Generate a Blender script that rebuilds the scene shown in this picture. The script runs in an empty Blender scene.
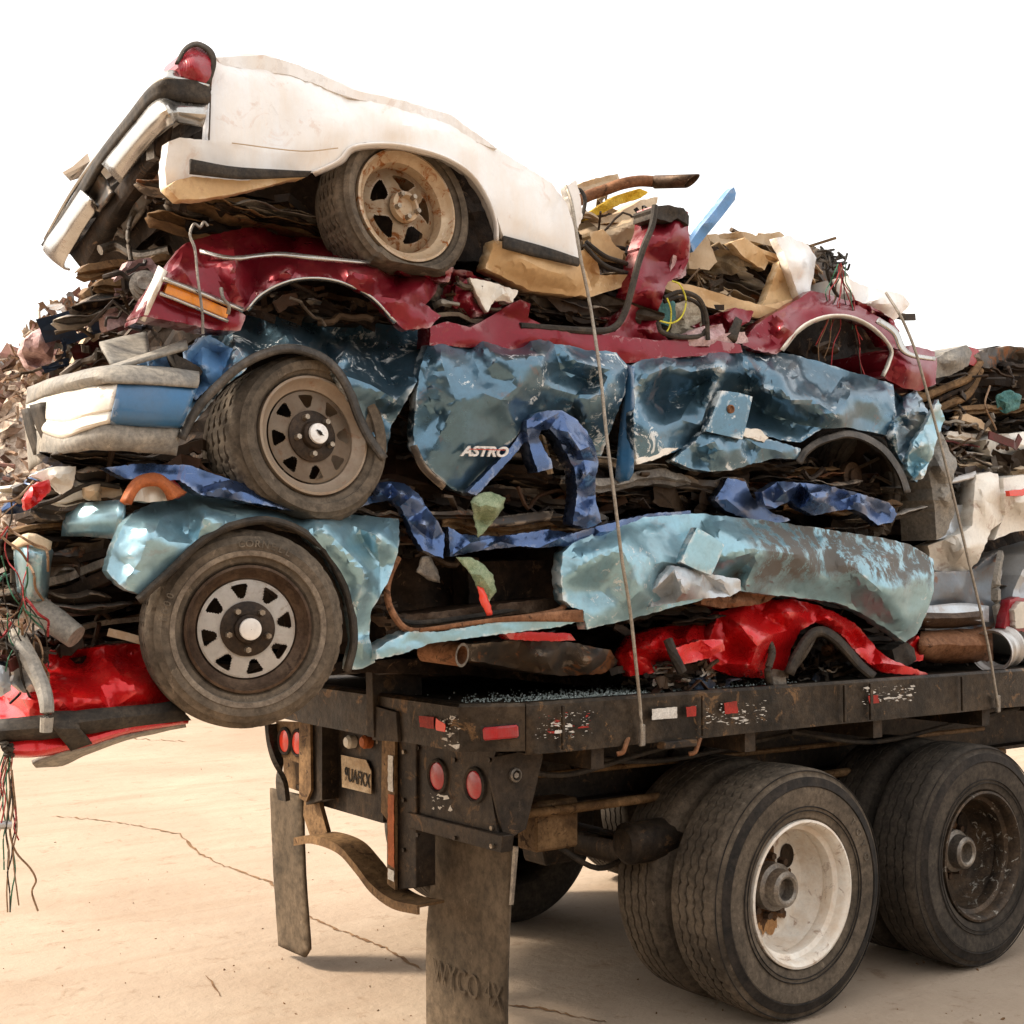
import bpy, bmesh, math, random
import numpy as np
from mathutils import Vector, Matrix, Euler, noise
from mathutils.geometry import delaunay_2d_cdt
R = math.radians
C = bpy.context.scene.collection
# ------------------------------------------------------------------ camera
F = 1321.4; CAM = Vector((-2.866, -3.684, 1.792)); YAW = R(53.56); PIT = R(2.909)
DIR = Vector((math.cos(YAW)*math.cos(PIT), math.sin(YAW)*math.cos(PIT), math.sin(PIT)))
RT = Vector((math.sin(YAW), -math.cos(YAW), 0)); UP = RT.cross(DIR)
def at(px, py, **k):
    """point of the place seen at a measured spot of the photograph, on a known plane x=, y= or z="""
    ray = DIR + RT*((px-512)/F) - UP*((py-512)/F)
    (a, v), = k.items(); i = 'xyz'.index(a)
    return CAM + ray*((v-CAM[i])/ray[i])
cam = bpy.data.cameras.new('camera'); co = bpy.data.objects.new('camera', cam); C.objects.link(co)
co.location = CAM; co.rotation_euler = DIR.to_track_quat('-Z', 'Y').to_euler()
cam.sensor_width = 36; cam.lens = F/1024*36; cam.clip_end = 3000; cam.clip_start = .05
bpy.context.scene.camera = co
# ------------------------------------------------------------------ light
SUN_EL, SUN_AZ = R(42), R(140)          # azimuth measured from +X towards +Y
w = bpy.data.worlds.new('World'); bpy.context.scene.world = w; w.use_nodes = True
nt = w.node_tree; nt.nodes.clear()
sky = nt.nodes.new('ShaderNodeTexSky'); sky.sky_type = 'NISHITA'; sky.sun_disc = False
sky.sun_elevation = SUN_EL; sky.sun_rotation = math.pi/2-SUN_AZ; sky.dust_density = 6; sky.air_density = 1.2
b1 = nt.nodes.new('ShaderNodeBackground'); b1.inputs[1].default_value = .07
b2 = nt.nodes.new('ShaderNodeBackground'); b2.inputs[0].default_value = (1, .955, .90, 1); b2.inputs[1].default_value = 1.0
ad = nt.nodes.new('ShaderNodeAddShader'); wo = nt.nodes.new('ShaderNodeOutputWorld')
nt.links.new(sky.outputs[0], b1.inputs[0]); nt.links.new(b1.outputs[0], ad.inputs[0]); nt.links.new(b2.outputs[0], ad.inputs[1]); nt.links.new(ad.outputs[0], wo.inputs[0])
sl = bpy.data.lights.new('sun', 'SUN'); sl.energy = 4.3; sl.angle = R(9); sl.color = (1, .88, .74)
so = bpy.data.objects.new('sun', sl); C.objects.link(so)
sd = Vector((math.cos(SUN_EL)*math.cos(SUN_AZ), math.cos(SUN_EL)*math.sin(SUN_AZ), math.sin(SUN_EL)))
so.rotation_euler = sd.to_track_quat('Z', 'Y').to_euler(); so.location = sd*30
vs = bpy.context.scene.view_settings; vs.view_transform = 'Standard'; vs.look = 'None'; vs.exposure = 0.53; vs.gamma = 1
# ------------------------------------------------------------------ materials
def ramp(nt, fac, stops):
    n = nt.nodes.new('ShaderNodeValToRGB'); e = n.color_ramp.elements
    while len(e) < len(stops): e.new(.5)
    for el, (p, c) in zip(e, stops):
        el.position = p; el.color = (*c, 1) if len(c) == 3 else c
    nt.links.new(fac, n.inputs[0]); return n.outputs[0]
def bw(nt, fac, a, b): return ramp(nt, fac, [(a, (0,0,0)), (b, (1,1,1))])
def noisen(nt, co, scale, detail=6, rough=.6, dist=0):
    n = nt.nodes.new('ShaderNodeTexNoise'); n.inputs['Scale'].default_value = scale; n.inputs['Detail'].default_value = detail
    n.inputs['Roughness'].default_value = rough; n.inputs['Distortion'].default_value = dist
    nt.links.new(co, n.inputs['Vector']); return n.outputs['Fac']
def mapn(nt, co, sc, rot=(0,0,0)):
    n = nt.nodes.new('ShaderNodeMapping'); n.inputs['Scale'].default_value = sc; n.inputs['Rotation'].default_value = rot
    nt.links.new(co, n.inputs['Vector']); return n.outputs[0]
def mixc(nt, fac, a, b, mode='MIX'):
    n = nt.nodes.new('ShaderNodeMix'); n.data_type = 'RGBA'; n.blend_type = mode
    for s, v in ((n.inputs[0], fac), (n.inputs[6], a), (n.inputs[7], b)):
        if hasattr(v, 'links'): nt.links.new(v, s)
        elif isinstance(v, (int, float)): s.default_value = v
        else: s.default_value = (*v, 1)
    return n.outputs[2]
def mth(nt, op, a, b=0):
    n = nt.nodes.new('ShaderNodeMath'); n.operation = op
    for s, v in zip(n.inputs, (a, b)):
        if hasattr(v, 'links'): nt.links.new(v, s)
        else: s.default_value = v
    return n.outputs[0]
def newmat(name):
    m = bpy.data.materials.new(name); m.use_nodes = True; nt = m.node_tree
    return m, nt, nt.nodes['Principled BSDF'], nt.nodes.new('ShaderNodeTexCoord').outputs['Object']
def paint(name, col, rough=.3, metal=.35, coat=.4, dust=.4, dustcol=(.30, .20, .12), chip=.5, chipcol=(.62, .6, .55), rust=.3, bump=.25, col2=None, streak=0, sc=1.0, rustcol=(.16, .06, .02), grime=.22, vert=1.):
    m, nt, B, co = newmat(name); L = nt.links.new
    var = noisen(nt, co, 2.2*sc, 5)
    c = mixc(nt, var, tuple(x*.78 for x in col), col2 or tuple(min(1, x*1.18) for x in col))
    c = mixc(nt, mth(nt, 'MULTIPLY', bw(nt, noisen(nt, co, 55, 8, .75), .45, .65), grime), c, tuple(x*.4 for x in col))
    # dust film
    dm = mth(nt, 'MULTIPLY', bw(nt, noisen(nt, mapn(nt, co, (1, 1, vert)) if vert != 1 else co, 5*sc, 9, .68, .4), .38, .72), dust)
    c = mixc(nt, dm, c, dustcol)
    if streak:
        sx = nt.nodes.new('ShaderNodeSeparateXYZ'); L(co, sx.inputs[0])
        pA = at(745, 540, y=0)-Vector((.2, 1, 1.5)); pB = at(850, 572, y=0)-Vector((.2, 1, 1.5)); wob = mth(nt, 'MULTIPLY', noisen(nt, co, 9, 6, .7), .25)
        mz = bw(nt, mth(nt, 'ADD', mth(nt, 'SUBTRACT', sx.outputs[2], pB.z-.02), wob), .08, .14)
        mx = bw(nt, mth(nt, 'ADD', mth(nt, 'SUBTRACT', sx.outputs[0], pA.x), wob), .10, .2)
        sm = mth(nt, 'MULTIPLY', bw(nt, noisen(nt, mapn(nt, co, (9, 9, 3.2)), 1.5, 12, .78), .44, .50), streak)
        sm = mth(nt, 'MULTIPLY', sm, mth(nt, 'MULTIPLY', mz, mx))
        c = mixc(nt, sm, c, (.12, .105, .09)); dm = mth(nt, 'MAXIMUM', dm, sm)
    # chips and scratches
    ch = mth(nt, 'MULTIPLY', bw(nt, noisen(nt, co, 16*sc, 12, .74, 1.6), .60-.05*chip, .615-.05*chip), bw(nt, noisen(nt, co, 2.6*sc, 4, .6, .5), .60-.08*chip, .64-.08*chip))
    scv = bw(nt, noisen(nt, mapn(nt, co, (3, 3, 40), (0, .5, .3)), 3, 6, .6), .70, .73)
    gp = nt.nodes.new('ShaderNodeNewGeometry')
    pt = mth(nt, 'MULTIPLY', bw(nt, gp.outputs['Pointiness'], .545, .60), bw(nt, noisen(nt, co, 11, 7, .75), .50, .54))
    chm = mth(nt, 'MINIMUM', mth(nt, 'ADD', mth(nt, 'ADD', ch, mth(nt, 'MULTIPLY', scv, .5)), pt), 1)
    chm = mth(nt, 'MULTIPLY', chm, min(1, chip*1.6))
    c = mixc(nt, chm, c, chipcol)
    rm = mth(nt, 'MULTIPLY', bw(nt, noisen(nt, co, 7*sc, 10, .7, .8), .60-.08*rust, .66-.06*rust), min(1, rust*1.5))
    c = mixc(nt, rm, c, mixc(nt, noisen(nt, co, 40, 4), rustcol, tuple(x*2.2 for x in rustcol)))
    L(c, B.inputs['Base Color'])
    rr = mth(nt, 'ADD', mth(nt, 'MULTIPLY', mth(nt, 'MAXIMUM', dm, rm), .45), rough)
    rr = mth(nt, 'ADD', rr, mth(nt, 'MULTIPLY', noisen(nt, co, 30, 5), .12)); L(rr, B.inputs['Roughness'])
    L(mth(nt, 'MULTIPLY', mth(nt, 'SUBTRACT', 1, mth(nt, 'MAXIMUM', mth(nt, 'MAXIMUM', dm, rm), chm)), metal), B.inputs['Metallic'])
    L(mth(nt, 'MULTIPLY', mth(nt, 'SUBTRACT', 1, mth(nt, 'MAXIMUM', dm, rm)), coat), B.inputs['Coat Weight'])
    B.inputs['Coat Roughness'].default_value = .10; B.inputs['Specular IOR Level'].default_value = .3
    bn = nt.nodes.new('ShaderNodeBump'); bn.inputs['Strength'].default_value = bump; bn.inputs['Distance'].default_value = .01
    h = mth(nt, 'ADD', mth(nt, 'MULTIPLY', noisen(nt, co, 7, 9, .55, .6), .8), mth(nt, 'MULTIPLY', mth(nt, 'ADD', chm, rm), -.12))
    L(h, bn.inputs['Height']); L(bn.outputs[0], B.inputs['Normal'])
    return m
def junkmat(name, stops, rough=.55, metal=.3, bump=.4, film=(.06, .034, .018), dark=.6):
    m, nt, B, co = newmat(name); L = nt.links.new
    gp = nt.nodes.new('ShaderNodeNewGeometry')
    n = nt.nodes.new('ShaderNodeValToRGB'); n.color_ramp.interpolation = 'CONSTANT'; e = n.color_ramp.elements
    while len(e) < len(stops): e.new(.5)
    for i, (el, c) in enumerate(zip(e, stops)): el.position = i/len(stops); el.color = (*c, 1)
    L(gp.outputs['Random Per Island'], n.inputs[0])
    c = mixc(nt, bw(nt, noisen(nt, co, 9, 9, .7, .5), .42, .66), n.outputs[0], film)
    c = mixc(nt, mth(nt, 'MULTIPLY', noisen(nt, co, 30, 8, .7), dark), c, (.03, .022, .016))
    L(c, B.inputs['Base Color']); B.inputs['Roughness'].default_value = rough; B.inputs['Metallic'].default_value = metal; B.inputs['Specular IOR Level'].default_value = .2
    bn = nt.nodes.new('ShaderNodeBump'); bn.inputs['Strength'].default_value = bump; bn.inputs['Distance'].default_value = .008
    L(noisen(nt, co, 25, 8, .7), bn.inputs['Height']); L(bn.outputs[0], B.inputs['Normal'])
    return m
def rough_mat(name, col, col2, rough=.8, metal=0, scale=8, bump=.4, lo=.35, hi=.65, col3=None, bscale=None, dist=.008):
    m, nt, B, co = newmat(name); L = nt.links.new
    c = mixc(nt, bw(nt, noisen(nt, co, scale, 9, .66, .4), lo, hi), col, col2)
    if col3: c = mixc(nt, bw(nt, noisen(nt, co, scale*2.3, 10, .72, .9), .58, .62), c, col3)
    c = mixc(nt, mth(nt, 'MULTIPLY', bw(nt, noisen(nt, co, scale*7, 8, .75), .42, .62), .55), c, tuple(x*.35 for x in col))
    c = mixc(nt, mth(nt, 'MULTIPLY', bw(nt, noisen(nt, mapn(nt, co, (1.3, 1.1, .8)), scale*3.3, 10, .78, .3), .60, .66), .35), c, tuple(min(1, x*1.7+.02) for x in col2))
    L(c, B.inputs['Base Color']); B.inputs['Metallic'].default_value = metal
    L(mth(nt, 'ADD', mth(nt, 'MULTIPLY', noisen(nt, co, scale*3, 5), .3), rough-.15), B.inputs['Roughness'])
    B.inputs['Specular IOR Level'].default_value = .2
    bn = nt.nodes.new('ShaderNodeBump'); bn.inputs['Strength'].default_value = bump; bn.inputs['Distance'].default_value = dist
    L(noisen(nt, co, bscale or scale*4, 9, .7), bn.inputs['Height']); L(bn.outputs[0], B.inputs['Normal'])
    return m
M = {}
M['white'] = paint('cream_white_paint', (.88, .87, .84), .16, .0, .6, .50, (.66, .47, .27), .10, (.3, .2, .12), .16, .05, rustcol=(.30, .13, .04), grime=.06, vert=.18)
M['tan'] = paint('tan_trim_paint', (.60, .40, .20), .5, .0, .1, .45, (.36, .20, .08), .3, (.75, .6, .4), .3, .3)
M['tan2'] = paint('pale_tan_plastic', (.56, .42, .27), .55, .0, .0, .4, (.3, .2, .11), .2, (.7, .6, .45), .1, .3)
M['maroon'] = paint('maroon_paint', (.19, .004, .014), .22, .55, .3, .15, (.18, .05, .04), .3, (.55, .4, .38), .12, .22)
M['teal'] = paint('dark_teal_blue_paint', (.075, .12, .15), .22, .86, .5, .15, (.12, .095, .07), .9, (.62, .66, .66), .2, .22, col2=(.11, .24, .34))
M['bluetrim'] = paint('blue_bumper_paint', (.03, .13, .27), .35, .3, .5, .25, (.2, .2, .2), .2, (.6, .6, .6), .05, .15)
M['ice'] = paint('pale_blue_paint', (.22, .42, .51), .23, .75, .5, .25, (.34, .28, .2), .4, (.72, .72, .68), .12, .22, col2=(.34, .58, .68))
M['ice_worn'] = paint('pale_blue_worn_paint', (.21, .41, .49), .25, .72, .5, .3, (.30, .26, .2), .4, (.7, .7, .66), .12, .25, col2=(.33, .56, .65), streak=.95)
M['navy'] = paint('metallic_navy_paint', (.06, .11, .24), .20, .92, .5, .15, (.10, .09, .08), .15, (.65, .68, .75), .12, .3)
M['red'] = paint('bright_red_paint', (.56, .006, .008), .2, .35, .3, .10, (.2, .04, .03), .12, (.7, .5, .45), .05, .15)
M['hatch'] = paint('ivory_paint', (.84, .80, .71), .3, 0, .4, .25, (.35, .22, .11), .2, (.4, .3, .2), .3, .2)
M['grey'] = paint('dark_grey_blue_paint', (.15, .18, .21), .4, .4, .4, .5, (.20, .13, .07), .5, (.4, .38, .35), .5, .3)
M['silver'] = paint('silver_paint', (.48, .52, .55), .3, .6, .5, .3, (.3, .22, .14), .4, (.6, .6, .6), .2, .2)
M['dark'] = paint('dark_charcoal_paint', (.035, .033, .03), .45, .2, .2, .6, (.16, .10, .055), .5, (.32, .25, .18), .5, .35)
M['chrome'] = paint('dull_chrome', (.50, .49, .46), .14, .98, 0, .25, (.30, .20, .11), .2, (.4, .3, .2), .25, .12)
M['alu'] = paint('brushed_aluminium', (.55, .54, .52), .35, .85, 0, .4, (.30, .2, .12), .2, (.7, .7, .7), .08, .15)
M['rubber'] = rough_mat('black_trim_rubber', (.022, .02, .018), (.08, .062, .045), .7, 0, 10, .3)
M['flare'] = rough_mat('dark_flare_plastic', (.04, .036, .032), (.13, .11, .09), .5, 0, 8, .2)
M['plastic'] = rough_mat('grey_plastic', (.22, .21, .19), (.36, .32, .26), .6, 0, 8, .2)
M['tyre'] = rough_mat('dusty_tyre_rubber', (.028, .024, .020), (.10, .08, .06), .85, 0, 6, .35, .3, .72, bscale=60, dist=.003)
M['tyre_b'] = rough_mat('brown_dusty_tyre_rubber', (.05, .04, .03), (.20, .155, .11), .85, 0, 5, .35, .3, .72, bscale=60, dist=.003)
M['tyre_ring'] = rough_mat('dark_scuffed_rubber', (.012, .011, .010), (.045, .035, .027), .8, 0, 8, .2)
M['band'] = rough_mat('grey_whitewall', (.13, .10, .075), (.27, .22, .165), .8, 0, 8, .2)
M['lettering'] = rough_mat('worn_raised_rubber', (.08, .066, .05), (.24, .195, .145), .8, 0, 10, .2)
M['rimdark'] = rough_mat('rusty_rim_steel', (.055, .032, .02), (.13, .085, .055), .5, .5, 9, .3, col3=(.05, .03, .02))
M['rimrust'] = paint('rust_stained_rally_rim', (.52, .40, .27), .4, .5, 0, .6, (.35, .19, .07), .3, (.7, .6, .5), .75, .3, sc=3, rustcol=(.17, .06, .015))
M['rimblack2'] = rough_mat('blackened_hub_steel', (.02, .015, .012), (.07, .045, .028), .5, .3, 12, .3)
M['rimsilver'] = paint('silver_wheel_paint', (.78, .75, .70), .3, .3, .2, .3, (.38, .27, .17), .2, (.3, .2, .1), .15, .15, sc=2)
M['rimbrown'] = paint('brown_grimed_wheel_paint', (.34, .27, .20), .45, .4, .1, .6, (.20, .12, .07), .2, (.3, .2, .1), .3, .2, sc=2)
M['rimwhite'] = paint('cream_truck_rim', (.82, .77, .68), .4, 0, .2, .6, (.55, .36, .19), .12, (.4, .3, .2), .42, .15, sc=2, rustcol=(.13, .055, .02))
M['rimblack'] = rough_mat('worn_dark_rim', (.035, .028, .022), (.12, .08, .05), .5, .4, 9, .4, col3=(.45, .42, .36))
M['grease'] = rough_mat('brown_grease', (.05, .022, .008), (.17, .08, .03), .6, .1, 20, .6)
M['rust_stain'] = rough_mat('orange_rust_stain', (.50, .28, .12), (.34, .16, .06), .7, 0, 20, .3)
M['iron'] = rough_mat('bare_worn_iron', (.18, .16, .14), (.38, .33, .27), .45, .7, 12, .4)
M['lug'] = rough_mat('worn_lug_steel', (.20, .15, .10), (.45, .38, .30), .4, .7, 40, .2)
M['black'] = rough_mat('grime_and_dark_hollow', (.012, .009, .007), (.05, .032, .018), .8, .1, 6, .5)  # grime; also paints the shade inside holes
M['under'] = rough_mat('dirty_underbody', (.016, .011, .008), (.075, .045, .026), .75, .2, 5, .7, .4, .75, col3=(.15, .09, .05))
M['steel'] = rough_mat('dirty_trailer_steel', (.022, .018, .015), (.085, .058, .036), .55, .35, 5, .5, .35, .75, col3=(.12, .07, .035))
M['edge'] = rough_mat('scuffed_deck_edge', (.020, .017, .014), (.085, .062, .042), .42, .6, 4, .6, .35, .7, col3=(.17, .10, .05))
M['wood'] = rough_mat('grimy_deck_boards', (.018, .014, .011), (.06, .045, .03), .7, 0, 6, .6)
M['brownsteel'] = rough_mat('brown_dusted_steel', (.10, .055, .024), (.30, .18, .085), .65, .2, 6, .4, .35, .65, col3=(.05, .025, .012))
M['flap'] = rough_mat('dusty_mudflap_rubber', (.055, .042, .028), (.165, .12, .078), .9, 0, 3, .25, .3, .7)
M['rust'] = rough_mat('rusty_exhaust', (.17, .07, .03), (.34, .17, .09), .7, .3, 8, .4, col3=(.08, .04, .02))
M['bluepipe'] = paint('bright_blue_strip', (.10, .25, .48), .4, .3, .2, .25, (.2, .15, .1), .2, (.5, .5, .5), .1, .2)
M['cable'] = rough_mat('galvanised_cable', (.28, .24, .19), (.50, .44, .36), .5, .5, 60, .4)
M['wire_dark'] = rough_mat('dark_wire', (.02, .018, .016), (.06, .045, .03), .6)
M['wire_red'] = rough_mat('red_wire', (.35, .03, .04), (.45, .08, .07), .5)
M['wire_green'] = rough_mat('green_wire', (.03, .14, .07), (.06, .2, .12), .5)
M['wire_yellow'] = rough_mat('yellow_wire', (.62, .55, .04), (.75, .68, .1), .5)
M['wire_brown'] = rough_mat('brown_wire', (.22, .12, .06), (.3, .2, .12), .5)
M['greenleaf'] = rough_mat('shattered_green_glass_film', (.20, .27, .15), (.42, .47, .30), .5, 0, 30, .6)
M['teal_bag'] = rough_mat('teal_foam', (.04, .14, .14), (.12, .26, .24), .7, 0, 14, .5)
M['cloth'] = rough_mat('dirty_grey_foam', (.30, .25, .18), (.48, .42, .32), .9, 0, 12, .5)
M['pinkfoam'] = rough_mat('pink_faded_trim', (.45, .27, .27), (.62, .45, .43), .8, 0, 10, .4)
M['tape_white'] = rough_mat('worn_white_tape', (.75, .72, .66), (.5, .45, .38), .6, 0, 18, .2)
M['tape_red'] = rough_mat('worn_red_tape', (.42, .03, .02), (.22, .02, .012), .5, 0, 18, .2)
M['tape_orange'] = rough_mat('faded_orange_tape', (.45, .13, .04), (.28, .07, .02), .6, 0, 18, .2)
M['yellow'] = rough_mat('yellow_foam', (.62, .36, .02), (.75, .5, .05), .7, 0, 18, .4)
M['letter_white'] = rough_mat('badge_white', (.78, .74, .70), (.7, .65, .6), .4)
M['letter_red'] = rough_mat('badge_red', (.5, .06, .03), (.4, .05, .03), .4)
def lens(name, col, rough=.15):
    m, nt, B, co = newmat(name)
    nt.links.new(mixc(nt, bw(nt, noisen(nt, co, 20, 6), .4, .8), col, tuple(x*.6+.05 for x in col)), B.inputs['Base Color'])
    B.inputs['Roughness'].default_value = rough+.1; B.inputs['Coat Weight'].default_value = .25; B.inputs['Specular IOR Level'].default_value = .35
    wv = nt.nodes.new('ShaderNodeTexWave'); wv.inputs['Scale'].default_value = 60; nt.links.new(co, wv.inputs[0])
    bn = nt.nodes.new('ShaderNodeBump'); bn.inputs['Strength'].default_value = .2; bn.inputs['Distance'].default_value = .003
    nt.links.new(wv.outputs[1], bn.inputs['Height']); nt.links.new(bn.outputs[0], B.inputs['Normal'])
    return m
M['lens_red'] = lens('red_lens', (.36, .008, .012)); M['lens_orange'] = lens('amber_lens', (.85, .28, .01)); M['lens_deepred'] = lens('deep_red_lens', (.30, .008, .018))
M['lens_bright'] = lens('sun_faded_red_lens', (.80, .05, .02)); M['lens_clear'] = lens('clouded_clear_lens', (.60, .55, .46))
M['junk'] = junkmat('mixed_wreckage', [(.03,.02,.015),(.07,.045,.03),(.02,.016,.013),(.11,.07,.04),(.045,.04,.036),(.09,.04,.02),(.018,.014,.011),(.20,.16,.12),(.03,.028,.028),(.05,.03,.018)])
M['junk_tan'] = junkmat('tan_cabin_wreckage', [(.48,.32,.17),(.10,.06,.03),(.55,.40,.24),(.30,.17,.07),(.05,.035,.025),(.40,.27,.14),(.16,.10,.05),(.50,.36,.2)], .6, 0)
M['junk_heap'] = junkmat('scrap_heap_shards', [(0.52,0.35,0.22),(0.29,0.17,0.10),(0.65,0.52,0.39),(0.16,0.09,0.07),(0.44,0.26,0.16),(0.55,0.39,0.34),(0.36,0.26,0.20),(0.72,0.59,0.47),(0.33,0.16,0.13),(0.39,0.39,0.39)], .7, .1, .4, (.24, .155, .10), .4)  # shards and film coloured paler to suggest distance haze
M['junk_bits'] = junkmat('mixed_bright_wreckage', [(.3,.25,.2),(.09,.06,.04),(.16,.03,.03),(.05,.04,.035),(.2,.15,.1),(.04,.07,.12),(.4,.36,.3),(.12,.06,.03)])
# ground
def ground_mat():
    m, nt, B, co = newmat('packed_dusty_concrete'); L = nt.links.new
    base = mixc(nt, bw(nt, noisen(nt, co, .5, 7, .6), .3, .7), (.40, .315, .23), (.33, .25, .178))
    st = mth(nt, 'MULTIPLY', bw(nt, noisen(nt, mapn(nt, co, (.35, 3.2, 1), (0, 0, .10)), 1.3, 7, .6, .6), .52, .68), .32)
    base = mixc(nt, st, base, (.27, .18, .11))
    sp = mth(nt, 'MULTIPLY', bw(nt, noisen(nt, co, 6, 12, .78, .5), .56, .66), .7)
    base = mixc(nt, sp, base, (.20, .125, .07))
    grit = bw(nt, noisen(nt, co, 42, 8, .75), .68, .74); base = mixc(nt, mth(nt, 'MULTIPLY', grit, .85), base, (.12, .07, .04))
    pl = bw(nt, noisen(nt, co, 1.7, 9, .7, .3), .55, .75); base = mixc(nt, mth(nt, 'MULTIPLY', pl, .35), base, (.50, .40, .29))
    base = mixc(nt, mth(nt, 'MULTIPLY', bw(nt, noisen(nt, co, .33, 6, .62, .8), .44, .64), .55), base, (.27, .185, .12))
    tr = bw(nt, noisen(nt, mapn(nt, co, (.12, 9, 1), (0, 0, .35)), 1.1, 5, .55, .9), .60, .68); base = mixc(nt, mth(nt, 'MULTIPLY', tr, .12), base, (.22, .14, .085))
    L(base, B.inputs['Base Color']); B.inputs['Roughness'].default_value = .9
    bn = nt.nodes.new('ShaderNodeBump'); bn.inputs['Strength'].default_value = .6; bn.inputs['Distance'].default_value = .02
    L(mth(nt, 'ADD', noisen(nt, co, 9, 11, .7), mth(nt, 'MULTIPLY', noisen(nt, co, 1.2, 5), 1.5)), bn.inputs['Height']); L(bn.outputs[0], B.inputs['Normal'])
    return m
M['ground'] = ground_mat()
M['crack'] = rough_mat('crack_dirt', (.13, .065, .03), (.30, .18, .09), .9, 0, 14, .3)
# ------------------------------------------------------------------ object helpers
def prop(o, label=None, cat=None, group=None, kind=None):
    for k, v in (('label', label), ('category', cat), ('group', group), ('kind', kind)):
        if v: o[k] = v
    return o
def thing(name, loc, label, cat, group=None):
    o = bpy.data.objects.new(name, None); C.objects.link(o); o.location = loc; o.empty_display_size = .1
    return prop(o, label, cat, group)
def recenter(o):
    """put the origin of a top-level mesh at its foot"""
    vs = o.data.vertices; n = len(vs); a = np.empty(n*3); vs.foreach_get('co', a); a = a.reshape(-1, 3)
    c = Vector(((a[:,0].min()+a[:,0].max())/2, (a[:,1].min()+a[:,1].max())/2, a[:,2].min()))
    o.data.transform(Matrix.Translation(-c)); o.location = c; return o
SHARP = R(32)
def obj(name, bm, mat, parent=None, smooth=False, mods=()):
    if smooth:
        bm.normal_update()
        for e in bm.edges:
            if len(e.link_faces) == 2 and e.link_faces[0].normal.angle(e.link_faces[1].normal, 0) > SHARP: e.smooth = False
    me = bpy.data.meshes.new(name); bm.to_mesh(me); bm.free()
    o = bpy.data.objects.new(name, me); C.objects.link(o)
    if mat: me.materials.append(M[mat])
    if smooth: me.polygons.foreach_set('use_smooth', [True]*len(me.polygons))
    if parent is not None:
        o.parent = parent
        base = WORLD.get(parent.name, Vector((0,0,0)))
        if parent.type == 'EMPTY': base = parent.location.copy()
        me.transform(Matrix.Translation(-base)); WORLD[o.name] = base
    for mname, kw in mods:
        md = o.modifiers.new(mname.lower(), mname)
        for k, v in kw.items(): setattr(md, k, v)
    return o
WORLD = {}
def top(o): return recenter(o)
def box(bm, lo, hi, M4=None, bev=0):
    r = bmesh.ops.create_cube(bm, size=1); vs_ = r['verts']
    lo = Vector(lo); hi = Vector(hi); s = hi-lo; c = (hi+lo)/2
    for v in vs_:
        v.co = Vector((v.co.x*s.x, v.co.y*s.y, v.co.z*s.z))+c
    if bev:
        es = list({e for v in vs_ for e in v.link_edges})
        rr = bmesh.ops.bevel(bm, geom=es, offset=bev, segments=1, affect='EDGES', profile=.5); vs_ = list({v for f in rr['faces'] for v in f.verts} | {v for v in vs_ if v.is_valid})
    if M4 is not None:
        for v in vs_: v.co = M4 @ v.co
    return vs_
def tube(bm, pts, r, n=8, cap=True, flat=None, inner=None):
    """swept tube through pts, r a number or list; flat=(w,h) makes a strip section"""
    pts = [Vector(p) for p in pts]; rings = []; k = len(pts)
    up = Vector((0, 0, 1))
    for i, p in enumerate(pts):
        t = (pts[min(i+1, k-1)]-pts[max(i-1, 0)]).normalized()
        a = t.cross(up)
        if a.length < .1: a = t.cross(Vector((0, 1, 0)))
        a.normalize(); b = a.cross(t).normalized()
        rr = r[i] if isinstance(r, (list, tuple)) else r
        ring = []
        for j in range(n):
            th = 2*math.pi*(j+.5)/n
            if flat: q = p+a*(flat[0]*math.copysign(1, math.cos(th)))+b*(flat[1]*math.copysign(1, math.sin(th)))
            else: q = p+a*(rr*math.cos(th))+b*(rr*math.sin(th))
            ring.append(bm.verts.new(q))
        rings.append(ring)
    for i in range(k-1):
        for j in range(n):
            bm.faces.new((rings[i][j], rings[i][(j+1) % n], rings[i+1][(j+1) % n], rings[i+1][j]))
    if cap:
        bm.faces.new(rings[0][::-1]); bm.faces.new(rings[-1])
    return rings
def smooth_path(pts, n=6):
    P = [Vector(p) for p in pts]; P = [P[0]*2-P[1]]+P+[P[-1]*2-P[-2]]; out = []
    for i in range(1, len(P)-2):
        for k in range(n):
            t = k/n; a, b, c, d = P[i-1:i+3]
            out.append(.5*((2*b)+(c-a)*t+(2*a-5*b+4*c-d)*t*t+(3*b-a-3*c+d)*t**3))
    out.append(P[-2]); return out
def pip(x, y, poly):
    """vectorised point in polygon"""
    ins = np.zeros(len(x), bool); n = len(poly)
    for i in range(n):
        x1, y1 = poly[i][:2]; x2, y2 = poly[i-1][:2]
        c = ((y1 > y) != (y2 > y)); 
        with np.errstate(divide='ignore', invalid='ignore'):
            xi = (x2-x1)*(y-y1)/((y2-y1) if y2 != y1 else 1e-9)+x1
        ins ^= c & (x < xi)
    return ins
def seg_dist(x, y, poly):
    d = np.full(len(x), 1e9); n = len(poly)
    for i in range(n):
        a = np.array(poly[i-1][:2]); b = np.array(poly[i][:2]); ab = b-a; L2 = max(1e-9, (ab**2).sum())
        t = np.clip(((x-a[0])*ab[0]+(y-a[1])*ab[1])/L2, 0, 1)
        d = np.minimum(d, np.hypot(x-a[0]-t*ab[0], y-a[1]-t*ab[1]))
    return d
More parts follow.
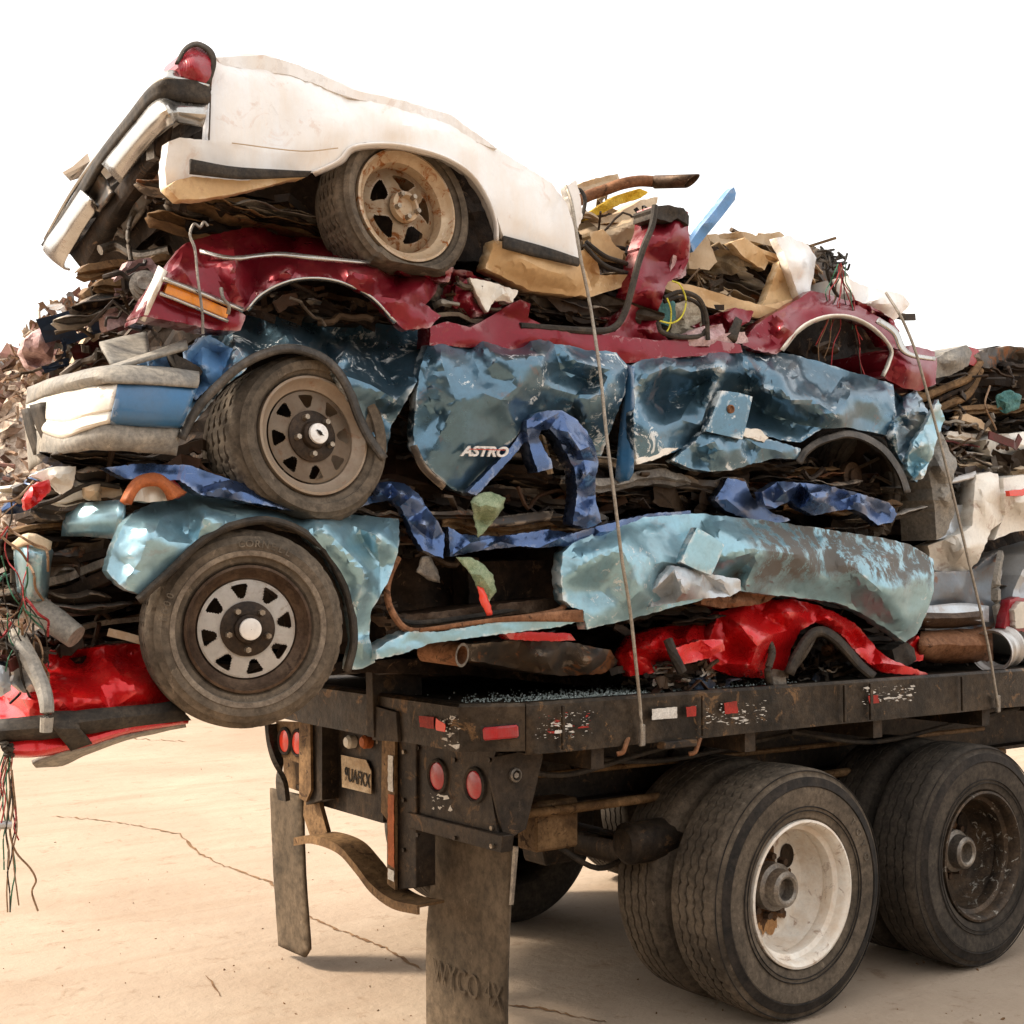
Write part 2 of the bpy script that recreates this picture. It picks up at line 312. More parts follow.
def tri_fill(outline, res, rnd, jag=0., creases=()):
    """dense triangulation: (verts Nx2, faces, nboundary) ; boundary vertices come first"""
    B = []
    n = len(outline)
    for i in range(n):
        a = outline[i]; b = outline[(i+1) % n]
        L = math.hypot(b[0]-a[0], b[1]-a[1]); k = max(1, int(round(L/res)))
        for j in range(k):
            t = j/k; x = a[0]+(b[0]-a[0])*t; y = a[1]+(b[1]-a[1])*t
            if jag and j: x += rnd.uniform(-jag, jag); y += rnd.uniform(-jag, jag)
            B.append((x, y))
    xs = [p[0] for p in B]; ys = [p[1] for p in B]
    gx, gy = np.meshgrid(np.arange(min(xs), max(xs), res), np.arange(min(ys), max(ys), res*.866))
    gx = gx+((np.arange(gx.shape[0]) % 2)*res*.5)[:, None]; gx = gx.ravel(); gy = gy.ravel()
    rs = np.random.RandomState(rnd.randint(0, 99999)); gx = gx+rs.uniform(-.18, .18, len(gx))*res; gy = gy+rs.uniform(-.18, .18, len(gy))*res
    m = pip(gx, gy, B); gx = gx[m]; gy = gy[m]
    m = seg_dist(gx, gy, B) > res*.55; gx = gx[m]; gy = gy[m]
    nb = len(B); CP = []; CE = []
    for a, b in creases:
        L = math.hypot(b[0]-a[0], b[1]-a[1]); k = max(1, int(round(L/res))); s0 = nb+len(CP)
        P = [(a[0]+(b[0]-a[0])*j/k, a[1]+(b[1]-a[1])*j/k) for j in range(k+1)]
        CP += P; CE += [(s0+j, s0+j+1) for j in range(k)]
        if len(gx): m = seg_dist(gx, gy, [a, b]) > res*.5; gx = gx[m]; gy = gy[m]
    pts = [Vector(p) for p in B]+[Vector(p) for p in CP]+[Vector((a, b)) for a, b in zip(gx, gy)]
    v, e, f, ov, oe, of = delaunay_2d_cdt(pts, CE, [list(range(nb))], 1, res*.08)
    return v, [list(q) for q in f], nb, ov
def coarse_interp(outline, inner, X, Y):
    """piecewise linear interpolation of the third values"""
    P = [(p[0], p[1], p[2] if len(p) > 2 else 0.) for p in list(outline)+list(inner)]
    nb = len(outline)
    v, e, f, ov, oe, of = delaunay_2d_cdt([Vector(p[:2]) for p in P], [], [list(range(nb))], 1, 1e-5)
    D = np.zeros(len(X)); best = np.full(len(X), 1e9)
    val = [P[o[0]][2] if o else 0. for o in ov]
    for t in f:
        for k in range(1, len(t)-1):
            i, j, l = t[0], t[k], t[k+1]
            x0, y0 = v[i]; x1, y1 = v[j]; x2, y2 = v[l]
            den = (y1-y2)*(x0-x2)+(x2-x1)*(y0-y2)
            if abs(den) < 1e-9: continue
            a = ((y1-y2)*(X-x2)+(x2-x1)*(Y-y2))/den; b = ((y2-y0)*(X-x2)+(x0-x2)*(Y-y2))/den; c = 1-a-b
            out = np.maximum(0, -np.minimum(np.minimum(a, b), c))
            m = out < best-1e-12
            best[m] = out[m]; ac = np.clip(a, 0, 1); bc = np.clip(b, 0, 1); cc = np.clip(c, 0, 1); s = ac+bc+cc
            D[m] = ((ac*val[i]+bc*val[j]+cc*val[l])/s)[m]
    return D
CREASE = True
def coarse_edges(outline, inner):
    if not inner: return []
    P = [p[:2] for p in list(outline)+list(inner)]; nb = len(outline)
    v, e, f, ov, oe, of = delaunay_2d_cdt([Vector(p) for p in P], [], [list(range(nb))], 1, 1e-5)
    out = set()
    for t in f:
        for i in range(len(t)):
            a, b = sorted((t[i-1], t[i]))
            if (a >= nb or b >= nb): out.add((a, b))
    return [(tuple(v[a]), tuple(v[b])) for a, b in out]
def crush(p, f, seed):
    q = Vector(p)*f+Vector((seed*5.1, seed*2.7, seed*1.3)); q += Vector((noise.noise(q*1.7), noise.noise(q*1.7+Vector((9,9,9))), 0))*.5
    d = noise.voronoi(q)[0]; return (d[1]-d[0])*1.6-.5
def fold(p, f, seed):
    q = Vector(p)*f+Vector((seed*7.13, seed*3.7, seed*1.9))
    return abs(noise.noise(q))*2-.5
KI = 1.75
def sheet(name, mat, parent, outline, y=.1, inner=(), nrand=0, amp=.03, crum=.012, freq=5., res=5, thick=.004, seed=1, soft=2, jag=.6, lip=0., smooth=True, depth=None, axis='y'):
    """sheet metal traced on the plane axis=y: third values push it away from the viewer along that axis"""
    rnd = random.Random(seed*977+len(outline))
    inner = [(p[0], p[1], p[2]*KI) for p in inner]; soft = min(soft, 3)
    if nrand:
        if CREASE and axis == 'y' and not depth: nrand = max(2, int(nrand*.75)); amp *= 1.7
        xs = [p[0] for p in outline]; ys = [p[1] for p in outline]; md = max(max(xs)-min(xs), max(ys)-min(ys))
        tries = 0; got = []
        while len(got) < nrand and tries < 900:
            tries += 1; x = rnd.uniform(min(xs), max(xs)); yy = rnd.uniform(min(ys), max(ys))
            if pip(np.array([x]), np.array([yy]), outline)[0] and seg_dist(np.array([x]), np.array([yy]), outline)[0] > md*.03 and all(math.hypot(x-g[0], yy-g[1]) > md*.07 for g in got+inner):
                b = coarse_interp(outline, inner, np.array([x]), np.array([yy]))[0]
                got.append((x, yy, b+rnd.uniform(-amp, amp)))
        inner += got
    v, f, nb, ov = tri_fill(outline, res, rnd, jag, coarse_edges(outline, inner) if CREASE and axis == 'y' and not depth else ())
    X = np.array([p[0] for p in v]); Y = np.array([p[1] for p in v])
    D = coarse_interp(outline, inner, X, Y)
    nbrs = [set() for _ in v]
    for t in f:
        for i in range(len(t)): nbrs[t[i]].add(t[i-1]); nbrs[t[i-1]].add(t[i])
    nl = [np.fromiter(s, int) if s else np.array([i]) for i, s in enumerate(nbrs)]
    def blur(D, k):
        for _ in range(k): D = np.array([.5*D[i]+.5*D[nl[i]].mean() for i in range(len(v))])
        return D
    D1 = blur(D, 1 if soft < 2 else 2); D = D1*.55+blur(D1, 9)*.55
    bm = bmesh.new(); bv = []
    for i in range(len(v)):
        p = at(X[i], Y[i], **{axis: y+D[i]})
        d = crum*(crush(p, freq*1.1, seed)*.3+fold(p, freq*2.3, seed+3)*.25+noise.noise(p*freq*.6+Vector((seed, 0, 0)))*.25)
        d += crum*.16*fold(p, freq*5, seed+8)
        q = Vector(p)
        if axis == 'y': q.y += d
        elif axis == 'x': q.x += d
        else: q.z += d
        bv.append(bm.verts.new(q))
    for t in f:
        try: bm.faces.new([bv[i] for i in t])
        except ValueError: pass
    if lip or depth:
        be = [e for e in bm.edges if e.is_boundary]
        L = depth or lip; steps = max(1, int(L/.14)) if depth else 1
        for s in range(steps):
            r = bmesh.ops.extrude_edge_only(bm, edges=be)
            nv = [g for g in r['geom'] if isinstance(g, bmesh.types.BMVert)]
            for q in nv:
                o = Vector((rnd.uniform(-1, 1), 0, rnd.uniform(-1, 1)))*(.018 if depth and depth > .6 else .0015)
                if axis == 'y': q.co.y += L/steps; q.co += o
                elif axis == 'x': q.co.x += L/steps
                else: q.co.z -= L/steps
            be = [g for g in r['geom'] if isinstance(g, bmesh.types.BMEdge)]
        if depth:
            try: bmesh.ops.holes_fill(bm, edges=be, sides=0)
            except Exception: pass
    bmesh.ops.recalc_face_normals(bm, faces=bm.faces[:]); bm.normal_update()
    mods = [] if depth else [('SOLIDIFY', dict(thickness=thick, offset=0))]
    global SHARP
    SHARP = R(24); o = obj(name, bm, mat, parent, smooth, mods); SHARP = R(32)
    return o
def junk(name, mat, parent, region, y0, y1, n, seed, size=(.05, .3), mode='mixed', flow=0.0, thin=.006):
    """tangle of bent strips, hoses, brackets and crumpled plates inside the region, as one part"""
    rnd = random.Random(seed); bm = bmesh.new(); n = max(8, int(n*.8))
    xs = [p[0] for p in region]; ys = [p[1] for p in region]; k = 0; t = 0
    while k < n and t < n*60:
        t += 1
        x = rnd.uniform(min(xs), max(xs)); yy = rnd.uniform(min(ys), max(ys))
        if not pip(np.array([x]), np.array([yy]), region)[0]: continue
        k += 1
        p = at(x, yy, y=rnd.uniform(y0, y1)); L = rnd.uniform(*size)*rnd.choice((.45, .8, 1))
        kind = rnd.random()
        al = rnd.random() < .72; th = rnd.gauss(flow, .16) if al else rnd.uniform(-1.6, 1.6); L *= 1.9 if al else .7
        d = Vector((math.cos(th), rnd.uniform(-.5, .5), math.sin(th))).normalized()
        if kind < .30:
            pts = [p+d*L*(i/5-.5)+Vector((rnd.gauss(0, 1), rnd.gauss(0, 1), rnd.gauss(0, 1)))*L*.06 for i in range(6)]
            tube(bm, smooth_path(pts, 3), rnd.uniform(thin*.6, thin*2.2), 6)
        elif kind < .70:
            a = rnd.uniform(.005, .022)
            pts = [p+d*L*(i/4-.5)+Vector((rnd.gauss(0, 1), rnd.gauss(0, 1), rnd.gauss(0, 1)))*L*.07 for i in range(5)]
            tube(bm, pts, 1, 4, flat=(a, rnd.uniform(.002, .006)) if rnd.random() < .5 else (rnd.uniform(.002, .006), a))
        else:
            nx, ny = 6, 4; W = L*rnd.uniform(.15, .45); u = d; s = d.cross(Vector((rnd.uniform(-.5,.5), -1, rnd.uniform(-.6,.6)))).normalized(); nn = u.cross(s)
            cr = rnd.uniform(-.4, .4); g = []
            fs = rnd.uniform(0, 99)
            for j in range(ny+1):
                for i in range(nx+1):
                    a = i/nx-.5; b = j/ny-.5; h = abs(a-cr)*L*.35+noise.noise(Vector((a*4+fs, b*4, fs)))*L*.12
                    q = p+u*(a*L+rnd.gauss(0, .012)*L)+s*(b*W+rnd.gauss(0, .02)*L)+nn*h
                    g.append(bm.verts.new(q))
            fr = []
            for j in range(ny):
                for i in range(nx):
                    if rnd.random() < .06: continue
                    fr.append(bm.faces.new((g[j*(nx+1)+i], g[j*(nx+1)+i+1], g[(j+1)*(nx+1)+i+1], g[(j+1)*(nx+1)+i])))
            r = bmesh.ops.solidify(bm, geom=fr, thickness=.003)
    return prop(obj(name, bm, mat, parent), kind='stuff' if n > 20 else None)
def path3(pts, y=.1):
    """list of (px, py[, y]) -> world points"""
    return [at(p[0], p[1], y=(p[2] if len(p) > 2 else y)) for p in pts]
def hose(name, mat, parent, pts, r, y=.1, n=8, sm=5, flat=None):
    bm = bmesh.new(); tube(bm, smooth_path(path3(pts, y), sm), r, n, flat=flat)
    o = obj(name, bm, mat, parent, flat is None); return o

def layers(parent, region, y, n, seed, L=(.5, 1.3), mats=('under','dark','steel','brownsteel','under','iron','dark'), slope=0.):
    """long flattened sheets lying in the gap, each a part of the crushed car"""
    rnd = random.Random(seed); xs = [p[0] for p in region]; ys = [p[1] for p in region]; k = t = 0
    while k < n and t < 999:
        t += 1; x = rnd.uniform(min(xs), max(xs)); yy = rnd.uniform(min(ys), max(ys))
        if not pip(np.array([x]), np.array([yy]), region)[0]: continue
        k += 1; l = rnd.uniform(*L); yo = y+rnd.uniform(0, .18); c = at(x, yy, y=yo); h = rnd.uniform(.012, .035); bm = bmesh.new(); m = 26; rows = []; ph = rnd.uniform(0, 99); sl = slope+rnd.gauss(0, .04)
        prof = [(-.05, .0), (-.012, h*.4), (0, 0), (.004, -h*.6), (-.02, -h), (.07, -h*1.15)]
        if rnd.random() < .5: prof = [(.08, h), (0, h*.8), (-.006, 0), (.012, -h*.3), (0, -h*.8), (.05, -h)]
        for i in range(m+1):
            u = i/m-.5; e = min(1, (i+1)/3, (m+1-i)/3)
            kx = noise.noise(Vector((u*l*5, ph, 0))); kz = noise.noise(Vector((u*l*3, ph, 5)))+.5*noise.noise(Vector((u*l*11, ph, 7))); ky = noise.noise(Vector((u*l*7, ph, 9)))
            rows.append([bm.verts.new(c+Vector((u*l+kx*.02, a*e+ky*.03, sl*u*l+kz*.035+b*e*(1+.7*kx)+.006*noise.noise(Vector((u*l*20, b*90, ph)))))) for a, b in prof])
        for i in range(m):
            for j in range(len(prof)-1): bm.faces.new((rows[i][j], rows[i+1][j], rows[i+1][j+1], rows[i][j+1]))
        obj('crushed_sheet', bm, rnd.choice(mats), parent, True, [('SOLIDIFY', dict(thickness=.003, offset=0))])
# ------------------------------------------------------------------ wheels
def lathe(bm, prof, n=96, mod=None, closed=False):
    """revolve [(r, y)] about the local Y axis; outer face towards -Y"""
    rings = []
    for i, (r, y) in enumerate(prof):
        ring = []
        for j in range(n):
            th = 2*math.pi*j/n; rr, yy = (r, y) if mod is None else mod(i, j, r, y)
            ring.append(bm.verts.new((rr*math.cos(th), yy, rr*math.sin(th))))
        rings.append(ring)
    m = len(prof)
    for i in range(m if closed else m-1):
        a = rings[i]; b = rings[(i+1) % m]
        for j in range(n): bm.faces.new((a[j], a[(j+1) % n], b[(j+1) % n], b[j]))
    return rings
def xf(bm, M4):
    bmesh.ops.transform(bm, matrix=M4, verts=bm.verts[:]); bmesh.ops.recalc_face_normals(bm, faces=bm.faces[:]); return bm
def tyre_mesh(Ro, Ri, w, ribs=4, n=180, zig=.004, sag=None, block=False, gd=.010, bulge=.012, seed=0):
    """outer face at y=0, inner face at y=w"""
    P = []
    side = [(Ri, .02), (Ri+.012, .006), (Ri+.03, .002), (Ri+(Ro-Ri)*.33, -bulge*.6), (Ri+(Ro-Ri)*.55, -bulge), (Ri+(Ro-Ri)*.62, -bulge), (Ri+(Ro-Ri)*.64, -bulge+.003), (Ri+(Ro-Ri)*.80, .0), (Ro-.03, .012), (Ro-.012, .020)]
    P += side
    y0, y1 = .028, w-.028; rw = (y1-y0)/ribs
    tr = []
    for k in range(ribs):
        a = y0+rw*k; g = rw*.12; cr = lambda y: Ro-.006*((y-w/2)/(w/2))**2
        tr += [(cr(a+g), a+g, 0), (cr(a+rw*.5), a+rw*.5, 0), (cr(a+rw-g), a+rw-g, 0)]
        if k < ribs-1: tr += [(Ro-gd, a+rw-g*.8, 1), (Ro-gd, a+rw+g*.8, 1)]
    i0 = len(P); P += [(r, y) for r, y, _ in tr]; i1 = len(P)
    P += [(r, w-y) for r, y in side[::-1]]
    P += [(Ri-.01, w*.8), (Ri-.01, w*.2)]
    def mod(i, j, r, y):
        th = 2*math.pi*j/n
        if i0 < i < i1-1: y += zig*math.copysign(1, math.sin(th*n/5))*(.6+.4*math.sin(j*2.1))
        if block and i0 <= i < i1 and tr[i-i0][2] == 0 and (j+(i*3)) % 5 == 0: r -= .006
        if sag: rr_, yy_ = sag(th, r, y); return rr_, yy_
        return r, y
    bm = bmesh.new(); lathe(bm, P, n, mod, True); return bm
def disc_windows(bm, r0, r1, y0, y1, nwin, a0, a1, phase=0, frac=.5, ro=None, rc=None, thick=.006, n=96, drop=0.):
    """wheel disc from radius r0 to r1, with nwin windows between a0 and a1"""
    K = 30; ringr = [r0+(r1-r0)*i/K for i in range(K+1)]; rings = []
    for i, r in enumerate(ringr):
        t = i/K; y = y0+(y1-y0)*t - drop*math.sin(math.pi*t)
        rings.append([bm.verts.new((r*math.cos(2*math.pi*j/n), y, r*math.sin(2*math.pi*j/n))) for j in range(n)])
    fs = []
    for i in range(K):
        rm = (ringr[i]+ringr[i+1])/2
        for j in range(n):
            th = (2*math.pi*(j+.5)/n+phase) % (2*math.pi/nwin); c = abs(th/(2*math.pi/nwin)-.5)*2
            q = (rm-a0)/(a1-a0)
            lim = frac*(.55+.65*q) if 0 < q < 1 else 0
            if 0 < q < 1:
                e = min(q, 1-q)
                lim -= .16*max(0, 1-e/.16)**2
            if c < lim: continue
            fs.append(bm.faces.new((rings[i][j], rings[i][(j+1) % n], rings[i+1][(j+1) % n], rings[i+1][j])))
    bmesh.ops.solidify(bm, geom=fs, thickness=thick)
def arc_text(txt, r, size, ang, y, M4, name, parent, mat='lettering', depth=.0015, step=None, flip=False):
    bm = bmesh.new(); n = len(txt); step = step or size*.78/r
    for i, ch in enumerate(txt):
        if ch == ' ': continue
        a = ang-(i-(n-1)/2)*step
        cu = bpy.data.curves.new('t', 'FONT'); cu.body = ch; cu.size = size; cu.extrude = depth; cu.align_x = 'CENTER'; cu.offset = size*.015
        o = bpy.data.objects.new('t', cu); C.objects.link(o)
        me = bpy.data.meshes.new_from_object(o.evaluated_get(bpy.context.evaluated_depsgraph_get()))
        # letter plane XY -> world XZ, facing -Y
        T = Matrix.Rotation(-(a-math.pi/2), 4, 'Y') @ Matrix.Translation((0, y, r)) @ Matrix.Rotation(math.pi/2, 4, 'X')
        me.transform(M4 @ T); bm.from_mesh(me); bpy.data.objects.remove(o); bpy.data.meshes.remove(me); bpy.data.curves.remove(cu)
    return prop(obj(name, bm, mat, parent), kind=None)
def flat_text(txt, size, T, name, parent, mat, depth=.002, shear=0, spacing=1, offset=.0):
    cu = bpy.data.curves.new('t', 'FONT'); cu.body = txt; cu.size = size; cu.extrude = depth; cu.shear = shear; cu.space_character = spacing; cu.offset = offset; cu.align_x = 'CENTER'; cu.align_y = 'CENTER'
    o = bpy.data.objects.new('t', cu); C.objects.link(o)
    me = bpy.data.meshes.new_from_object(o.evaluated_get(bpy.context.evaluated_depsgraph_get())); me.transform(T)
    bm = bmesh.new(); bm.from_mesh(me); bpy.data.objects.remove(o); bpy.data.meshes.remove(me); bpy.data.curves.remove(cu)
    return obj(name, bm, mat, parent)
def car_wheel(parent, c, rot, Rt, rim, mats, style='eight', w=.20, sag=None, bandw=True, tyre='tyre', lettering=None):
    """c: world centre of the outer sidewall plane; rot: Euler"""
    M4 = Matrix.Translation(c) @ Euler(rot).to_matrix().to_4x4()
    k = rim
    bm = bmesh.new()
    # barrel and lip
    lathe(bm, [(k+.004, .012), (k+.004, .0), (k-.004, -.002), (k-.010, .008), (k-.020, .022), (k-.034, .030), (k-.042, .055), (k-.05, .12), (k-.04, w-.03), (k, w-.01), (k+.004, w-.005), (k+.004, .012)], 96)
    wheel = obj('wheel', xf(bm, M4), mats['barrel'], parent, True)
    bm = bmesh.new(); dr = k-.040
    if style == 'eight':
        disc_windows(bm, .03, dr, .028, .030, 8, dr*.63, dr*.92, .2, .46, n=320, drop=.006)
    else:
        disc_windows(bm, .03, dr, .04, .065, 5, dr*.44, dr*.78, .5, .60, n=300, drop=.012)
    obj('rim', xf(bm, M4), mats['disc'], wheel)
    bm = bmesh.new(); q = dr
    if style == 'eight': lathe(bm, [(q*.56, .024), (q*.56, .016), (q*.48, .010), (q*.31, .006), (q*.29, -.010), (q*.25, -.016), (.001, -.018)], 48)
    else: lathe(bm, [(q*.36, .03), (q*.34, .010), (q*.25, .004), (q*.20, .02), (.001, .02)], 48)
    hub = obj('hub', xf(bm, M4), mats['hub'], wheel, True)
    if style == 'eight':
        bm = bmesh.new(); lathe(bm, [(q*.225, -.020), (q*.215, -.028), (q*.15, -.030), (.001, -.0305)], 40); obj('hub_cap', xf(bm, M4), mats['cap'], wheel, True)
    for i in range(5):
        bm = bmesh.new(); a = 2*math.pi*i/5+.9; rr = q*(.42 if style == 'eight' else .27)
        bmesh.ops.create_cone(bm, cap_ends=True, segments=6, radius1=.011, radius2=.009, depth=.02, matrix=Matrix.Translation((rr*math.cos(a), -.002 if style == 'eight' else .0, rr*math.sin(a))) @ Matrix.Rotation(math.pi/2, 4, 'X'))
        obj('lug_nut', xf(bm, M4), 'lug', wheel)
    tb = tyre_mesh(Rt, k+.002, w, 5, 150, .003, sag, True, .008, .014)
    obj('tyre', xf(tb, M4), tyre, wheel, True)
    if bandw:
        bm = bmesh.new(); a = k+.030; lathe(bm, [(a, -.004), (a+.002, -.011), (a+.017, -.0135), (a+.019, -.006)], 120); obj('whitewall', xf(bm, M4), 'band', wheel, True)
    if lettering:
        for (t, r, s, ang) in lettering: arc_text(t, r, s, R(ang), -.0152, M4, 'tyre_lettering', wheel)
    return wheel
def truck_wheel(parent, x, y, flip, rimmat, style, Ro=.51, wz=.51, tyre='tyre', text=False, seed=0):
    """x, y: centre of the outer sidewall; flip for the far side"""
    M4 = Matrix.Translation((x, y, wz)) @ (Matrix.Rotation(math.pi, 4, 'Z') if flip else Matrix())
    w = .275; k = .292; DY = .205
    bm = bmesh.new()
    if style == 'dish':
        lathe(bm, [(k+.006, .016), (k+.006, .0), (k-.004, -.003), (k-.012, .006), (k-.018, .016), (k-.022, .05), (k-.040, .062), (k-.046, .10), (k-.040, .115), (k-.050, .15), (k-.058, DY-.02), (k-.075, DY), (k-.10, DY+.006), (.13, DY), (.02, DY)], 96)
    else:
        lathe(bm, [(k+.006, .016), (k+.006, .0), (k-.004, -.003), (k-.03, .03), (k-.06, .10), (k-.07, .2), (k-.06, .26)], 96)
    wheel = obj('wheel', xf(bm, M4), rimmat, parent, True)
    if style == 'dish':
        bm = bmesh.new(); lathe(bm, [(.10, DY-.001), (.098, .15), (.080, .14), (.074, .095), (.062, .085), (.054, .085), (.045, .093), (.043, .14), (.001, .145)], 48)
        obj('hub', xf(bm, M4), 'iron', wheel, True)
        for i in range(2):
            a = R(40)+math.pi*i; bm = bmesh.new()
            c = Vector((.165*math.cos(a), DY-.002, .165*math.sin(a)))
            bmesh.ops.create_cone(bm, cap_ends=True, segments=28, radius1=.040, radius2=.040, depth=.006, matrix=Matrix.Translation(c) @ Matrix.Diagonal((1, 1, 1.25, 1)) @ Matrix.Rotation(math.pi/2, 4, 'X'))
            obj('hand_hole', xf(bm, M4), 'black', wheel)  # solid black disc, painted as the shaded opening
        rnd = random.Random(seed+4)
        for i in range(10):
            a = 2*math.pi*i/10+.2; bm = bmesh.new()
            bmesh.ops.create_cone(bm, cap_ends=True, segments=6, radius1=.018, radius2=.015, depth=.04, matrix=Matrix.Translation((.122*math.cos(a), DY-.015, .122*math.sin(a))) @ Matrix.Rotation(math.pi/2, 4, 'X'))
            obj('lug_nut', xf(bm, M4), 'rimdark', wheel)
        if seed == 2:      # rust and grease stain spread over the dish
            for q_, (r0_, amp_, mt_, of_, a0_, a1_) in enumerate([(.198, .05, 'rust_stain', .0012, R(60), R(320)), (.172, .05, 'grease', .0024, R(90), R(290))]):
                bm = bmesh.new(); N2 = 90; rows = []
                for i in range(N2+1):
                    a = a0_+(a1_-a0_)*i/N2; e = min(1, i/12, (N2-i)/12); ro = .095+(r0_-.095+amp_*(noise.noise(Vector((a*3, q_, 0)))+.7*noise.noise(Vector((a*11, q_, 4)))))*e
                    rows.append([bm.verts.new(((.09+(max(ro, .0951)-.09)*t)*math.cos(a), DY-of_, (.09+(max(ro, .0951)-.09)*t)*math.sin(a))) for t in (0, .5, 1)])
                for i in range(N2):
                    for j in range(2): bm.faces.new((rows[i][j], rows[i+1][j], rows[i+1][j+1], rows[i][j+1]))
                obj('rust_stain', xf(bm, M4), mt_, wheel)
        bm = bmesh.new()   # clotted grease round the studs
        for i in range(120 if seed == 2 else 40):
            a = rnd.gauss(R(185), 1.15); r = rnd.uniform(.09, .15+.03*math.sin(a*5)); s = rnd.uniform(.006, .026)
            bmesh.ops.create_icosphere(bm, subdivisions=1, radius=s, matrix=Matrix.Translation((r*math.cos(a), DY-.004, r*math.sin(a))) @ Matrix.Diagonal((1, .22, 1.3, 1)))
        obj('grease', xf(bm, M4), 'grease', wheel, True)
    tb = tyre_mesh(Ro, k+.004, w, 5, 240, .0045, None, seed == 2, .015, .008)
    obj('tyre', xf(tb, M4), tyre, wheel, True)
    if Ro > .4 and not flip and style == 'dish':
        bm = bmesh.new(); lathe(bm, [(.432, -.0065), (.434, -.011), (.437, -.0115), (.441, -.0085), (.462, -.003), (.472, .0005)], 160); obj('sidewall_ring', xf(bm, M4), 'tyre_ring', wheel, True)
        for r_ in (.336, .352, .495):
            bm = bmesh.new(); yy_ = -.0095 if r_ < .4 else .0085; lathe(bm, [(r_-.0025, yy_+.004), (r_-.001, yy_), (r_+.001, yy_), (r_+.0025, yy_+.004)], 160); obj('sidewall_ring', xf(bm, M4), 'tyre_ring', wheel, True)
    if text: arc_text('TOYO', .385, .042, R(28), -.0100, M4, 'tyre_lettering', wheel, 'lettering', .001, .15)
    return wheel
# ------------------------------------------------------------------ ground
bm = bmesh.new(); s = 900; N_ = 60
gs = [-s]+[-60+120*i/N_ for i in range(N_+1)]+[s]
gv = [[bm.verts.new((x, y, 0)) for y in gs] for x in gs]
for i in range(len(gs)-1):
    for j in range(len(gs)-1): bm.faces.new((gv[i][j], gv[i+1][j], gv[i+1][j+1], gv[i][j+1]))
prop(obj('ground', bm, 'ground'), kind='structure')
def crack(pts, wd, seed):
    rnd = random.Random(seed); P = []
    for a, b in zip(pts[:-1], pts[1:]):
        k = max(2, int(math.hypot(b[0]-a[0], b[1]-a[1])/3.5))
        for i in range(k):
            t = i/k; P.append(at(a[0]+(b[0]-a[0])*t+rnd.uniform(-1.2, 1.2), a[1]+(b[1]-a[1])*t+rnd.uniform(-.9, .9), z=.004))
    bm = bmesh.new(); prev = None
    for i, p in enumerate(P):
        t = (P[min(i+1, len(P)-1)]-P[max(i-1, 0)]).normalized(); nrm = Vector((-t.y, t.x, 0)); q = wd*rnd.uniform(.25, 1.6)*min(1, (i+1)/4, (len(P)-i)/4)
        a, b = bm.verts.new(p+nrm*q), bm.verts.new(p-nrm*q*rnd.uniform(.4, 1))
        if prev: bm.faces.new((prev[0], a, b, prev[1]))
        prev = (a, b)
    return bm
CR = [([(52, 816), (90, 819), (135, 825), (180, 834), (196, 851), (215, 862), (270, 882), (300, 912), (342, 931), (382, 946), (425, 972)], .009, 1),
      ([(505, 1005), (540, 1008), (575, 1016), (610, 1022)], .009, 2), ([(206, 975), (214, 985), (221, 1000)], .006, 3), ([(30, 742), (100, 737), (190, 741)], .012, 5)]
bm = bmesh.new()
for a in CR:
    b = crack(*a); me = bpy.data.meshes.new('t'); b.to_mesh(me); bm.from_mesh(me); b.free(); bpy.data.meshes.remove(me)
prop(obj('ground_crack', bm, 'crack'), kind='structure')
rnd = random.Random(5); bm = bmesh.new()
for i in range(230):
    if i < 150: p = at(rnd.uniform(0, 1024), 730+290*math.sqrt(rnd.random()), z=0)
    else: p = Vector((rnd.uniform(-3, 3), rnd.uniform(-2, 2.5), 0))
    s = rnd.uniform(.0015, .006)*(1.6 if rnd.random() < .08 else 1)
    bmesh.ops.create_icosphere(bm, subdivisions=1, radius=s, matrix=Matrix.Translation(p+Vector((0, 0, s*.2))) @ Euler((rnd.random()*3, rnd.random()*3, rnd.random()*3)).to_matrix().to_4x4() @ Matrix.Diagonal((rnd.uniform(.8, 2.4), 1, .5, 1)))
prop(obj('gravel', bm, 'crack'), 'small brown grit and pebbles scattered over the dusty pale ground', 'gravel', kind='stuff')
# ------------------------------------------------------------------ trailer
TR = thing('flatbed_trailer', (1.5, 1.25, 0), 'grimy black flatbed trailer carrying the stack of crushed cars, with dual rear wheels and mudflaps', 'trailer')
def prism(bm, poly, z0, z1):
    a = [bm.verts.new((x, y, z0)) for x, y in poly]; b = [bm.verts.new((x, y, z1)) for x, y in poly]; n = len(poly)
    bm.faces.new(a[::-1]); bm.faces.new(b)
    for i in range(n): bm.faces.new((a[i], a[(i+1) % n], b[(i+1) % n], b[i]))
# deck boards: top sheet
bm = bmesh.new(); prism(bm, [(-.255, .14), (-.07, .04), (10, .03), (10, 2.47), (-.07, 2.46), (-.255, 2.36)], 1.22, 1.345)
obj('deck', bm, 'wood', TR)
